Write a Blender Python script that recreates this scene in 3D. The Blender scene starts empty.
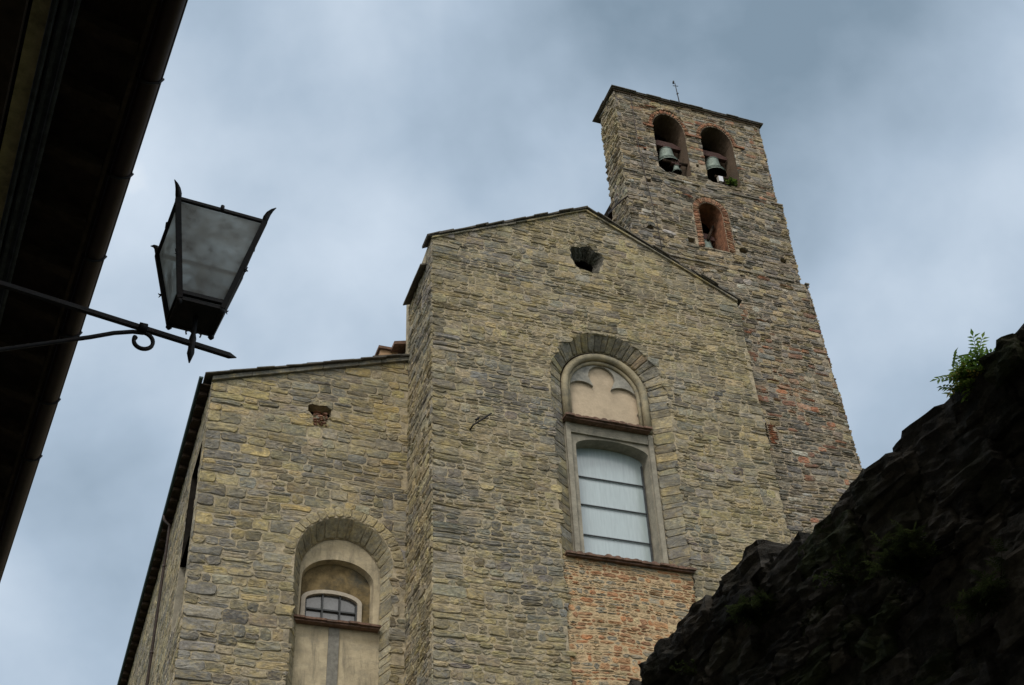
import bpy, bmesh, math, random
import numpy as np
from mathutils import Vector, noise
from math import radians, sin, cos, pi

random.seed(7)
R_ = random.random
U_ = random.uniform
sc = bpy.context.scene
COL = sc.collection

# ------------------------------------------------------------------ camera
F = 1325.0
v_ = np.array([-82., -1642., F]); h_ = np.array([4496., 845., F])
zc = v_ / np.linalg.norm(v_)
xc = h_ - np.dot(h_, zc) * zc; xc /= np.linalg.norm(xc)
yc = np.cross(xc, zc)
if yc[2] < 0: yc = -yc
Rw = np.array([xc, yc, zc])
cam = bpy.data.cameras.new('camera'); camo = bpy.data.objects.new('camera', cam); COL.objects.link(camo)
right = Rw @ np.array([1, 0, 0]); up = Rw @ np.array([0, -1, 0]); back = -(Rw @ np.array([0, 0, 1]))
from mathutils import Matrix
M = Matrix(((right[0], up[0], back[0], 0), (right[1], up[1], back[1], 0), (right[2], up[2], back[2], 1.6), (0, 0, 0, 1)))
camo.matrix_world = M
cam.sensor_width = 36; cam.lens = 36 * F / 1024; cam.clip_start = 0.05; cam.clip_end = 3000
sc.camera = camo

# ------------------------------------------------------------------ world: overcast sky
SUN_EL, SUN_AZ = radians(48), radians(218)          # azimuth clockwise from +Y: behind the camera, on the left
w = bpy.data.worlds.new('World'); sc.world = w; w.use_nodes = True
nt = w.node_tree; nt.nodes.clear()
def N(nt, t, **k):
    n = nt.nodes.new(t)
    for a, b in k.items(): setattr(n, a, b)
    return n
def L(nt, a, b): nt.links.new(a, b)
out = N(nt, 'ShaderNodeOutputWorld'); bg = N(nt, 'ShaderNodeBackground'); bg.inputs[1].default_value = 0.1
L(nt, bg.outputs[0], out.inputs[0])
sky = N(nt, 'ShaderNodeTexSky', sky_type='NISHITA'); sky.sun_disc = False
sky.sun_elevation = SUN_EL; sky.sun_rotation = SUN_AZ
tc = N(nt, 'ShaderNodeTexCoord')
mp = N(nt, 'ShaderNodeMapping'); mp.inputs['Scale'].default_value = (1, 1, 1); mp.inputs['Location'].default_value = (3.1, 1.7, 0.4)
mp.inputs['Rotation'].default_value = (0.3, 0.5, 0.4)
L(nt, tc.outputs['Generated'], mp.inputs[0])
n1 = N(nt, 'ShaderNodeTexNoise'); n1.inputs['Scale'].default_value = 3.6; n1.inputs['Detail'].default_value = 6; n1.inputs['Roughness'].default_value = 0.5; n1.inputs['Distortion'].default_value = 0.1
L(nt, mp.outputs[0], n1.inputs['Vector'])
def blob(px, py, r0, r1, amt):
    c = Rw @ np.array([px - 512, py - 342.5, F]); c /= np.linalg.norm(c)
    d = N(nt, 'ShaderNodeVectorMath', operation='DOT_PRODUCT'); d.inputs[1].default_value = tuple(c)
    nm = N(nt, 'ShaderNodeVectorMath', operation='NORMALIZE'); L(nt, tc.outputs['Generated'], nm.inputs[0]); L(nt, nm.outputs[0], d.inputs[0])
    m = N(nt, 'ShaderNodeMapRange'); m.interpolation_type = 'SMOOTHSTEP'
    m.inputs['From Min'].default_value = cos(radians(r1)); m.inputs['From Max'].default_value = cos(radians(r0))
    m.inputs['To Min'].default_value = 0; m.inputs['To Max'].default_value = amt
    L(nt, d.outputs['Value'], m.inputs['Value'])
    return m.outputs[0]
acc = n1.outputs['Fac']
for b in ((700, 40, 3, 15, -0.17), (60, 500, 3, 22, 0.09), (985, 190, 1, 9, 0.10), (345, 240, 1, 9, -0.06)):
    a = N(nt, 'ShaderNodeMath', operation='ADD'); L(nt, acc, a.inputs[0]); L(nt, blob(*b), a.inputs[1]); acc = a.outputs[0]
# unseen clouds around the hidden sun, behind the camera, brightened to light the facade
dd = N(nt, 'ShaderNodeVectorMath', operation='DOT_PRODUCT'); dd.inputs[1].default_value = (sin(SUN_AZ) * cos(SUN_EL), cos(SUN_AZ) * cos(SUN_EL), sin(SUN_EL))
L(nt, tc.outputs['Generated'], dd.inputs[0])
gm = N(nt, 'ShaderNodeMapRange'); gm.interpolation_type = 'SMOOTHSTEP'; gm.inputs['From Min'].default_value = .30; gm.inputs['From Max'].default_value = 1.0; gm.inputs['To Max'].default_value = .5
L(nt, dd.outputs['Value'], gm.inputs['Value'])
ad = N(nt, 'ShaderNodeMath', operation='ADD'); L(nt, acc, ad.inputs[0]); L(nt, gm.outputs[0], ad.inputs[1]); acc = ad.outputs[0]
cr = N(nt, 'ShaderNodeValToRGB')
el = cr.color_ramp.elements
el[0].position = 0.20; el[0].color = (2.15, 2.95, 3.75, 1)
el[1].position = 0.64; el[1].color = (6.3, 7.25, 8.35, 1)
e = el.new(0.42); e.color = (4.1, 5.1, 6.25, 1)
e = el.new(0.95); e.color = (15.5, 14.5, 12.8, 1)
L(nt, acc, cr.inputs[0])
mx = N(nt, 'ShaderNodeMix', data_type='RGBA'); mx.inputs['Factor'].default_value = 0.93
L(nt, sky.outputs[0], mx.inputs[6]); L(nt, cr.outputs[0], mx.inputs[7]); L(nt, mx.outputs[2], bg.inputs[0])

sun = bpy.data.lights.new('sun', 'SUN'); sun.energy = 1.5; sun.angle = radians(14); sun.color = (1.0, 0.95, 0.88)
suno = bpy.data.objects.new('sun', sun); COL.objects.link(suno)
sd = Vector((sin(SUN_AZ) * cos(SUN_EL), cos(SUN_AZ) * cos(SUN_EL), sin(SUN_EL)))
suno.rotation_euler = sd.to_track_quat('Z', 'Y').to_euler()
suno.location = (0, 0, 60)
sc.view_settings.view_transform = 'Standard'; sc.view_settings.look = 'None'
sc.view_settings.exposure = 0.1; sc.view_settings.gamma = 1; sc.view_settings.use_curve_mapping = False

# ------------------------------------------------------------------ materials
MATS = {}
def mat(name, col=(.3, .3, .3), rough=.85, attr=False, var=.35, vscale=9, bump=.4, bscale=22, metal=0, spec=.3,
        stain=None, stain_scale=1.2, stain_amt=.5, detail=6, streak=None, hues=(), bedding=None):
    if name in MATS: return MATS[name]
    m = bpy.data.materials.new(name); m.use_nodes = True; t = m.node_tree; t.nodes.clear()
    o = N(t, 'ShaderNodeOutputMaterial'); p = N(t, 'ShaderNodeBsdfPrincipled'); L(t, p.outputs[0], o.inputs[0])
    p.inputs['Roughness'].default_value = rough; p.inputs['Metallic'].default_value = metal
    p.inputs['Specular IOR Level'].default_value = spec
    tc = N(t, 'ShaderNodeTexCoord')
    if attr:
        a = N(t, 'ShaderNodeAttribute'); a.attribute_name = 'col'; c = a.outputs['Color']
    else:
        a = N(t, 'ShaderNodeRGB'); a.outputs[0].default_value = (*col, 1); c = a.outputs[0]
    n = N(t, 'ShaderNodeTexNoise'); n.inputs['Scale'].default_value = vscale; n.inputs['Detail'].default_value = detail; n.inputs['Roughness'].default_value = .65
    L(t, tc.outputs['Object'], n.inputs['Vector'])
    mr = N(t, 'ShaderNodeMapRange'); mr.inputs['From Min'].default_value = .3; mr.inputs['From Max'].default_value = .7
    mr.inputs['To Min'].default_value = 1 - var; mr.inputs['To Max'].default_value = 1 + var
    L(t, n.outputs['Fac'], mr.inputs['Value'])
    mu = N(t, 'ShaderNodeVectorMath', operation='SCALE'); L(t, c, mu.inputs[0]); L(t, mr.outputs[0], mu.inputs['Scale'])
    c = mu.outputs[0]
    for i, (hc, hs, ha) in enumerate(hues):
        mq = N(t, 'ShaderNodeMapping'); mq.inputs['Location'].default_value = (7.3 * i, 3.1, 1.7 * i); mq.inputs['Scale'].default_value = (1, 1, 1.9); L(t, tc.outputs['Object'], mq.inputs[0])
        nh = N(t, 'ShaderNodeTexNoise'); nh.inputs['Scale'].default_value = hs; nh.inputs['Detail'].default_value = 7; nh.inputs['Roughness'].default_value = .72; L(t, mq.outputs[0], nh.inputs['Vector'])
        mh = N(t, 'ShaderNodeMapRange'); mh.inputs['From Min'].default_value = .50; mh.inputs['From Max'].default_value = .62; mh.inputs['To Max'].default_value = ha; L(t, nh.outputs['Fac'], mh.inputs['Value'])
        mm = N(t, 'ShaderNodeMix', data_type='RGBA'); L(t, mh.outputs[0], mm.inputs['Factor']); L(t, c, mm.inputs[6]); mm.inputs[7].default_value = (*hc, 1); c = mm.outputs[2]
    if stain:
        n2 = N(t, 'ShaderNodeTexNoise'); n2.inputs['Scale'].default_value = stain_scale; n2.inputs['Detail'].default_value = 8; n2.inputs['Roughness'].default_value = .7
        if streak:
            mpp = N(t, 'ShaderNodeMapping'); mpp.inputs['Scale'].default_value = streak; L(t, tc.outputs['Object'], mpp.inputs[0]); L(t, mpp.outputs[0], n2.inputs['Vector'])
        else: L(t, tc.outputs['Object'], n2.inputs['Vector'])
        m2 = N(t, 'ShaderNodeMapRange'); m2.inputs['From Min'].default_value = .48; m2.inputs['From Max'].default_value = .68
        m2.inputs['To Max'].default_value = stain_amt
        L(t, n2.outputs['Fac'], m2.inputs['Value'])
        mm = N(t, 'ShaderNodeMix', data_type='RGBA'); L(t, m2.outputs[0], mm.inputs['Factor']); L(t, c, mm.inputs[6]); mm.inputs[7].default_value = (*stain, 1)
        c = mm.outputs[2]
    L(t, c, p.inputs['Base Color'])
    if bump:
        n3 = N(t, 'ShaderNodeTexNoise'); n3.inputs['Scale'].default_value = bscale; n3.inputs['Detail'].default_value = 7; n3.inputs['Roughness'].default_value = .7
        if bedding:
            mb_ = N(t, 'ShaderNodeMapping'); mb_.inputs['Scale'].default_value = bedding; L(t, tc.outputs['Object'], mb_.inputs[0]); L(t, mb_.outputs[0], n3.inputs['Vector'])
        else: L(t, tc.outputs['Object'], n3.inputs['Vector'])
        b = N(t, 'ShaderNodeBump'); b.inputs['Strength'].default_value = bump; b.inputs['Distance'].default_value = .6 / bscale
        L(t, n3.outputs['Fac'], b.inputs['Height']); L(t, b.outputs[0], p.inputs['Normal'])
    MATS[name] = m
    return m

STONE = mat('stone', attr=True, rough=.92, var=.38, vscale=13, bump=.6, bscale=16, bedding=(.9, .9, 1.3), hues=(((.44, .35, .155), 2.2, .5), ((.29, .285, .25), 4.5, .5), ((.46, .37, .17), 8, .3), ((.16, .15, .13), 5, .38), ((.125, .12, .105), .8, .5)), stain=(.08, .075, .063), stain_scale=2.4, stain_amt=.6)
TSTONE = mat('tower_stone', attr=True, rough=.92, var=.44, vscale=9, bump=.55, bscale=14, bedding=(.9, .9, 1.5), hues=(((.38, .30, .19), 2.2, .5), ((.33, .305, .255), 5, .5)), stain=(.09, .08, .065), stain_scale=2.0, stain_amt=.42)
MORTAR = mat('mortar', (.36, .31, .22), rough=.95, var=.35, vscale=7, bump=.7, bscale=16, hues=(((.38, .30, .15), 2.6, .4),), stain=(.12, .11, .09), stain_scale=3.2, stain_amt=.7)
TMORTAR = mat('tower_mortar', (.32, .27, .20), rough=.95, var=.4, vscale=7, bump=.7, bscale=16, stain=(.08, .07, .06), stain_scale=3.2, stain_amt=.7)
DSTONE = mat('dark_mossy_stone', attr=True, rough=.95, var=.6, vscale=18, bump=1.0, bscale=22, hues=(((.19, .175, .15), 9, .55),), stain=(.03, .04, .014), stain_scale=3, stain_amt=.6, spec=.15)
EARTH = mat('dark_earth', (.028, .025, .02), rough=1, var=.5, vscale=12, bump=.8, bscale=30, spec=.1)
DRESSED = mat('dressed_stone', (.32, .28, .19), rough=.85, var=.25, vscale=5, bump=.5, bscale=20, stain=(.11, .12, .115), stain_scale=2.2, stain_amt=.75)
GREYDRESS = mat('grey_render', (.28, .26, .21), rough=.9, var=.25, vscale=4, bump=.5, bscale=16, stain=(.11, .11, .10), stain_scale=1.8, stain_amt=.6)
PLASTER = mat('beige_plaster', (.47, .385, .28), rough=.95, var=.12, vscale=3, bump=.3, bscale=14, stain=(.30, .25, .18), stain_scale=2, stain_amt=.5)
CREAM = mat('cream_plaster', (.42, .36, .25), rough=.95, var=.22, vscale=3, bump=.4, bscale=14, hues=(((.30, .27, .20), 3.5, .6),), stain=(.16, .145, .11), stain_scale=2.2, stain_amt=.75, streak=(2.5, 2.5, .5))
FRESCO = mat('faded_fresco', (.16, .12, .06), rough=.95, var=.6, vscale=3.6, bump=.25, bscale=12, stain=(.05, .055, .05), stain_scale=2.5, stain_amt=.8)
TERRA = mat('terracotta', (.155, .095, .07), rough=.9, var=.45, vscale=10, bump=.5, bscale=25, stain=(.05, .045, .04), stain_scale=4, stain_amt=.7)
SLAB = mat('roof_slate', (.085, .078, .068), rough=.9, var=.45, vscale=8, bump=.7, bscale=18, stain=(.13, .12, .08), stain_scale=5, stain_amt=.5)
DARK = mat('painted_dark_interior', (.02, .018, .016), rough=1, bump=0, spec=0)  # near-black colour painted in place of the shade inside openings
BRICKM = mat('brick', attr=True, rough=.92, var=.4, vscale=12, bump=.8, bscale=18, hues=(((.45, .31, .18), 5, .5),), stain=(.20, .15, .11), stain_scale=3, stain_amt=.45)
IRON = mat('black_iron', (.012, .012, .013), rough=.6, var=.4, vscale=30, bump=.35, bscale=90, metal=0, spec=.25, stain=(.035, .018, .012), stain_scale=14, stain_amt=.5)
LEADM = mat('window_lead', (.05, .055, .06), rough=.6, bump=0)
WOODD = mat('dark_wood', (.038, .027, .02), rough=.9, var=.5, vscale=6, bump=.5, bscale=25, spec=.1)
WOODB = mat('blue_grey_wood', (.045, .052, .062), rough=.8, var=.5, vscale=9, bump=.4, bscale=25, spec=.2)
OCHREPL = mat('ochre_plaster', (.55, .47, .26), rough=.95, var=.3, vscale=5, bump=.4, bscale=14, stain=(.10, .09, .06), stain_scale=3, stain_amt=.7)
GREENCU = mat('green_copper', (.025, .05, .05), rough=.5, var=.3, bump=.2, bscale=20, metal=.3)
PIPE = mat('rusty_pipe', (.045, .033, .03), rough=.6, var=.4, bump=.2, bscale=30)
BRONZE = mat('bronze_verdigris', (.20, .25, .225), rough=.6, var=.35, vscale=8, bump=.3, bscale=20, metal=.25, stain=(.07, .075, .06), stain_scale=5, stain_amt=.6, streak=(1, 1, .3))
BRONZED = mat('bronze_dark', (.02, .02, .018), rough=.8, bump=.2)
YOKE = mat('painted_yoke', (.075, .04, .036), rough=.8, var=.4, bump=.4, bscale=20)
WHITE = mat('white_enamel', (.62, .64, .70), rough=.5, var=.05, bump=0)
PALE = mat('pale_metal', (.42, .40, .36), rough=.6, var=.2, bump=.2)
BRICKR = mat('orange_brick_reveal', (.25, .12, .07), rough=.92, var=.6, vscale=7, bump=.7, bscale=20, stain=(.12, .085, .06), stain_scale=3, stain_amt=.55)
REV = mat('stained_reveal', (.12, .085, .06), rough=.95, var=.4, vscale=3, bump=.7, bscale=18, stain=(.07, .06, .05), stain_scale=1.5, stain_amt=.7)
LEAF = mat('leaf', attr=True, rough=.6, var=.3, vscale=20, bump=0, spec=.3)
STEM = mat('stem', (.05, .035, .02), rough=.9, bump=0)
PAVE = mat('paving_stone', (.17, .16, .14), rough=.9, var=.4, vscale=2, bump=.6, bscale=6)
LAND = mat('terrain_grass', (.05, .06, .025), rough=1, var=.4, vscale=.6, bump=.5, bscale=3)
WALLPL = mat('old_plaster', (.22, .19, .13), rough=.95, var=.3, vscale=2, bump=.5, bscale=12)

def glass_mat(name, c, trans=.0, refl=.35, rough=.12, streak=False, tcol=(.6, .65, .65), tfac=.0, vs=6, pane=False):
    m = bpy.data.materials.new(name); m.use_nodes = True; t = m.node_tree; t.nodes.clear()
    o = N(t, 'ShaderNodeOutputMaterial'); tc = N(t, 'ShaderNodeTexCoord')
    n = N(t, 'ShaderNodeTexNoise'); n.inputs['Detail'].default_value = 6; n.inputs['Scale'].default_value = vs; n.inputs['Roughness'].default_value = .55 if streak else .7
    mpp = N(t, 'ShaderNodeMapping'); L(t, tc.outputs['Object'], mpp.inputs[0]); L(t, mpp.outputs[0], n.inputs['Vector'])
    if streak: mpp.inputs['Scale'].default_value = (3.2, 3.2, .35)
    cr = N(t, 'ShaderNodeValToRGB'); cr.color_ramp.elements[0].position = .3; cr.color_ramp.elements[1].position = .7
    k = .84 if streak else .26
    cr.color_ramp.elements[0].color = (c[0] * k, c[1] * k, c[2] * k, 1); cr.color_ramp.elements[1].color = (*c, 1)
    L(t, n.outputs['Fac'], cr.inputs[0])
    d = N(t, 'ShaderNodeBsdfDiffuse'); L(t, cr.outputs[0], d.inputs[0])
    last = d.outputs[0]
    if tfac:
        tl = N(t, 'ShaderNodeBsdfTranslucent'); L(t, cr.outputs[0], tl.inputs[0])
        a = N(t, 'ShaderNodeMixShader'); a.inputs[0].default_value = .75; L(t, last, a.inputs[1]); L(t, tl.outputs[0], a.inputs[2])
        tr = N(t, 'ShaderNodeBsdfTransparent'); tr.inputs[0].default_value = (*tcol, 1)
        a2 = N(t, 'ShaderNodeMixShader')
        mr = N(t, 'ShaderNodeMapRange'); mr.inputs['From Min'].default_value = .38; mr.inputs['From Max'].default_value = .66
        mr.inputs['To Min'].default_value = .0; mr.inputs['To Max'].default_value = tfac
        L(t, n.outputs['Fac'], mr.inputs['Value']); L(t, mr.outputs[0], a2.inputs[0])
        L(t, a.outputs[0], a2.inputs[1]); L(t, tr.outputs[0], a2.inputs[2]); last = a2.outputs[0]
    g = N(t, 'ShaderNodeBsdfGlossy'); g.inputs['Roughness'].default_value = rough
    a = N(t, 'ShaderNodeMixShader'); a.inputs[0].default_value = refl; L(t, last, a.inputs[1]); L(t, g.outputs[0], a.inputs[2])
    L(t, a.outputs[0], o.inputs[0]); return m
GLASS_UP = glass_mat('pale_window_glass', (.38, .47, .50), refl=.18, streak=True, rough=.25)
GLASS_AISLE = glass_mat('leaded_glass', (.13, .135, .145), refl=.13, rough=.12, vs=2.5)
GLASS_LAMP = glass_mat('dirty_lamp_glass', (.80, .79, .74), refl=.03, rough=.4, tfac=.55, vs=7)

def add_translucency(m, f):
    t = m.node_tree; p = next(n for n in t.nodes if n.type == 'BSDF_PRINCIPLED'); o = next(n for n in t.nodes if n.type == 'OUTPUT_MATERIAL')
    tr = N(t, 'ShaderNodeBsdfTranslucent'); mxx = N(t, 'ShaderNodeMixShader'); mxx.inputs[0].default_value = f
    L(t, p.inputs['Base Color'].links[0].from_socket, tr.inputs[0]); L(t, p.outputs[0], mxx.inputs[1]); L(t, tr.outputs[0], mxx.inputs[2]); L(t, mxx.outputs[0], o.inputs[0])
add_translucency(LEAF, .5)

# ------------------------------------------------------------------ mesh builder and objects
class MB:
    def __init__(s): s.v = []; s.f = []; s.m = []; s.c = []; s.sm = []
    def add(s, vs, fs, m=0, c=(.3, .3, .3), smooth=False):
        k = len(s.v); s.v += [tuple(p) for p in vs]
        for f in fs: s.f.append(tuple(i + k for i in f)); s.m.append(m); s.c.append(c); s.sm.append(smooth)
    def box(s, lo, hi, m=0, c=(.3, .3, .3), f=None):
        P = [(x, y, z) for z in (lo[2], hi[2]) for y in (lo[1], hi[1]) for x in (lo[0], hi[0])]
        if f: P = [f(*p) for p in P]
        s.add(P, [(0, 2, 3, 1), (4, 5, 7, 6), (0, 1, 5, 4), (2, 6, 7, 3), (0, 4, 6, 2), (1, 3, 7, 5)], m, c)
    def prism(s, poly, vec, m=0, c=(.3, .3, .3)):
        n = len(poly); v = Vector(vec)
        P = [Vector(p) for p in poly]; P += [p + v for p in P]
        s.add(P, [tuple(range(n - 1, -1, -1)), tuple(range(n, 2 * n))] + [(i, (i + 1) % n, (i + 1) % n + n, i + n) for i in range(n)], m, c)
    def tube(s, path, r, n=8, m=0, c=(.3, .3, .3), cap=True, smooth=True, flat=1):
        path = [Vector(p) for p in path]
        rs = r if isinstance(r, (list, tuple)) else [r] * len(path)
        P = []; pn = None
        for i, p in enumerate(path):
            t = (path[min(i + 1, len(path) - 1)] - path[max(i - 1, 0)]).normalized()
            if pn is None: a = Vector((0, 0, 1)) if abs(t.z) < .9 else Vector((1, 0, 0)); pn = (a - t * a.dot(t)).normalized()
            else: pn = (pn - t * pn.dot(t)).normalized()
            b = t.cross(pn)
            for k in range(n): P.append(p + (pn * cos(2 * pi * k / n + pi / n) + b * sin(2 * pi * k / n + pi / n) * flat) * rs[i])
        fs = [(i * n + k, i * n + (k + 1) % n, (i + 1) * n + (k + 1) % n, (i + 1) * n + k) for i in range(len(path) - 1) for k in range(n)]
        if cap: fs += [tuple(range(n - 1, -1, -1)), tuple(range((len(path) - 1) * n, len(path) * n))]
        s.add(P, fs, m, c, smooth)
    def lathe(s, prof, c0, n=24, m=0, c=(.3, .3, .3)):
        P = [(c0[0] + r * cos(2 * pi * k / n), c0[1] + r * sin(2 * pi * k / n), c0[2] + z) for r, z in prof for k in range(n)]
        s.add(P, [(i * n + k, i * n + (k + 1) % n, (i + 1) * n + (k + 1) % n, (i + 1) * n + k) for i in range(len(prof) - 1) for k in range(n)], m, c, True)
    def fill(s, outer, holes, mapf, m=0, c=(.3, .3, .3)):
        bm = bmesh.new(); es = []
        for lp in [outer] + holes:
            vs = [bm.verts.new((p[0], 0, p[1])) for p in lp]
            es += [bm.edges.new((vs[i], vs[(i + 1) % len(vs)])) for i in range(len(vs))]
        bmesh.ops.triangle_fill(bm, edges=es, use_beauty=True, use_dissolve=False)
        bm.verts.index_update()
        s.add([mapf(v.co.x, v.co.z, 0) for v in bm.verts], [tuple(v.index for v in f.verts) for f in bm.faces], m, c)
        bm.free()
    def strip(s, A, B, m=0, c=(.3, .3, .3), closed=True, smooth=False):
        n = len(A); s.add(list(A) + list(B), [(i, (i + 1) % n, (i + 1) % n + n, i + n) for i in range(n if closed else n - 1)], m, c, smooth)
    def build(s, name, mats, parent=None, label=None):
        me = bpy.data.meshes.new(name); off = BASE.get(parent.name, Vector()) if parent else Vector()
        me.from_pydata([tuple(Vector(p) - off) for p in s.v], [], s.f)
        mats = mats if isinstance(mats, (list, tuple)) else [mats]
        for x in mats: me.materials.append(x)
        me.polygons.foreach_set('material_index', s.m)
        me.polygons.foreach_set('use_smooth', s.sm)
        a = me.attributes.new('col', 'FLOAT_COLOR', 'FACE')
        a.data.foreach_set('color', [x for c in s.c for x in (c[0], c[1], c[2], 1)])
        bm = bmesh.new(); bm.from_mesh(me); bmesh.ops.recalc_face_normals(bm, faces=bm.faces); bm.to_mesh(me); bm.free()
        me.update()
        o = bpy.data.objects.new(name, me); COL.objects.link(o)
        if parent: o.parent = parent
        BASE[o.name] = off
        if label: o['label'] = label
        return o
BASE = {}
def thing(name, label, cat, loc=(0, 0, 0), group=None):
    o = bpy.data.objects.new(name, None); COL.objects.link(o); o.location = loc; o.empty_display_size = .2
    o['label'] = label; o['category'] = cat; BASE[o.name] = Vector(loc)
    if group: o['group'] = group
    return o
def tag(o, label, cat, group=None):
    o['label'] = label; o['category'] = cat
    if group: o['group'] = group

def ns(x, y, z=0): return noise.noise(Vector((x, y, z)))

# ------------------------------------------------------------------ stones
def mul(c, k): return (max(.004, c[0] * k), max(.004, c[1] * k), max(.004, c[2] * k))
def vari(c, k, q=.06): return (c[0] * k * U_(1 - q, 1 + q), c[1] * k, c[2] * k * U_(1 - q * 1.5, 1 + q * 1.5))
def nave_col(u, z, seed=0):
    g = ns(u * .35 + seed, z * .45, 3.1) + .35 * ns(u * 1.1, z * 1.1, seed + 5)
    r = R_() + g * 1.5
    if r > .66: c = random.choice([(.39, .325, .185), (.355, .295, .175), (.42, .355, .21), (.335, .28, .18)])
    elif r > .05: c = random.choice([(.34, .30, .215), (.31, .285, .22), (.37, .315, .21), (.30, .26, .19), (.33, .305, .24)])
    else: c = random.choice([(.24, .235, .21), (.26, .25, .22), (.215, .205, .185), (.225, .195, .17)])
    return vari(c, .86 * (U_(.74, 1.20) if R_() > .10 else U_(.42, .7)))
def tower_col(u, z):
    r = R_() + .5 * ns(u * .5, z * .5, 9)
    g_ = ns(u * .7, z * .6, 31); lowred = max(0, 1 - abs(z - 22.5) / 4) * .30 * (g_ > -.1) + .02
    if z > 31.2 and u > 13.6: lowred = .16
    if 29.3 < z < 30.1 and 15 < u < 17.2: lowred = .2
    if R_() < lowred: c = random.choice([(.33, .15, .085), (.27, .135, .09), (.31, .19, .12)])
    elif r > .72: c = random.choice([(.34, .275, .16), (.36, .29, .17), (.30, .24, .155)])
    elif r > .25: c = random.choice([(.25, .22, .175), (.21, .19, .155), (.29, .265, .22), (.20, .17, .135)])
    else: c = random.choice([(.175, .168, .15), (.20, .195, .18), (.15, .135, .12)])
    if R_() < .05: c = (.46, .44, .39)
    return vari(c, 1.0 * U_(.6, 1.2))
def infill_col(u, z):
    r = R_()
    if r < .40: c = random.choice([(.40, .19, .09), (.36, .19, .10), (.46, .26, .13), (.32, .17, .09)])
    elif r < .75: c = random.choice([(.42, .32, .19), (.38, .28, .17), (.46, .37, .22)])
    else: c = random.choice([(.30, .27, .20), (.25, .235, .19), (.33, .30, .23)])
    return mul(c, U_(.75, 1.2))
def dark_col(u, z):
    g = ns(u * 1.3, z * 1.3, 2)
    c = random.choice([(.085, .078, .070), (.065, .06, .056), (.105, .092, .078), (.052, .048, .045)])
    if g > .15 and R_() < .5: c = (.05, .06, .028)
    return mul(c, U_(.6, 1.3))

def stone(mb, mapf, a, b, c, d, su=1, sv=1, relief=.04, gap=.012, col=(.3, .3, .3), m=0, clamp=None, jit=.02, rough=.007):
    """a..b along, c..d up: a rough block standing proud of the mortar."""
    w_ = (b - a) * su; h_ = (d - c) * sv
    if w_ < .03 or h_ < .02: return
    cu = min(.4, U_(.02, .09) / w_); cv = min(.4, U_(.02, .06) / h_)
    base = []
    for (x, y) in ((0, cv), (cu, 0), (.5, 0), (1 - cu, 0), (1, cv), (1, .5), (1, 1 - cv), (1 - cu, 1), (.5, 1), (cu, 1), (0, 1 - cv), (0, .5)):
        base.append([x + U_(-jit, jit) / w_, y + U_(-jit, jit) / h_ * .7])
    tx = U_(-.4, .4) * relief; ty = U_(-.2, .55) * relief
    P = []
    def pt(x, y, dep):
        u = a + (b - a) * x; z = c + (d - c) * y
        if clamp: u, z = clamp(u, z)
        return mapf(u, z, dep)
    g = gap; e = .016
    for (ins, dep, q) in ((g, -.015, 0), (g + .004, relief * .55, .3), (g + e, relief * .9, 1)):
        ix = min(.42, ins / w_); iy = min(.42, ins / h_)
        for x, y in base:
            xx = .5 + (x - .5) * (1 - 2 * ix); yy = .5 + (y - .5) * (1 - 2 * iy)
            P.append(pt(xx, yy, dep + (tx * (xx - .5) * 2 + ty * (yy - .5) * 2 + U_(-rough, rough)) * q))
    for x, y in base:
        xx = .5 + (x - .5) * .5; yy = .5 + (y - .5) * .5
        P.append(pt(xx, yy, relief + (tx * (xx - .5) * 2 + ty * (yy - .5) * 2) + U_(-rough, rough) * 1.4))
    P.append(pt(.5, .5, relief + U_(-rough, rough)))
    n = 12; fs = []
    for r in range(3): fs += [(r * n + i, r * n + (i + 1) % n, (r + 1) * n + (i + 1) % n, (r + 1) * n + i) for i in range(n)]
    fs += [(3 * n + i, 3 * n + (i + 1) % n, 4 * n) for i in range(n)]
    mb.add(P, fs, m, col)

class Arch:
    def __init__(s, cx, hw, z0, zs, rise=None): s.cx = cx; s.hw = hw; s.z0 = z0; s.zs = zs; s.k = 1 if rise is None else rise / hw
    def inside(s, u, z, mg=0):
        if abs(u - s.cx) >= s.hw + mg or z <= s.z0 - mg: return False
        if z <= s.zs: return True
        return ((u - s.cx) ** 2 + ((z - s.zs) / s.k) ** 2) < (s.hw + mg) ** 2
    def push(s, u, z):
        j = getattr(s, 'ragged', 0) * (.5 + ns(u * 2.2, z * 4.1, 7) * 1.6)
        if not s.inside(u, z, -j): return u, z
        if z > s.zs:
            dx = u - s.cx; dz = (z - s.zs) / s.k; r = math.hypot(dx, dz) + 1e-6
            return s.cx + dx / r * (s.hw - j), s.zs + dz / r * (s.hw - j) * s.k
        if z - s.z0 < s.hw - abs(u - s.cx): return u, s.z0
        return (s.cx + s.hw - j if u > s.cx else s.cx - s.hw + j), z
    def P(s, t):
        """t: 0..1 left leg, 1..2 arc, 2..3 right leg."""
        if t <= 1: return (s.cx - s.hw, s.z0 + (s.zs - s.z0) * t)
        if t >= 2: return (s.cx + s.hw, s.z0 + (s.zs - s.z0) * (3 - t))
        a = pi * (2 - t); return (s.cx + s.hw * cos(a), s.zs + s.hw * s.k * sin(a))
    def loop(s, n=20): return [s.P(0)] + [s.P(1 + i / n) for i in range(n + 1)] + [s.P(3)]
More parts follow.
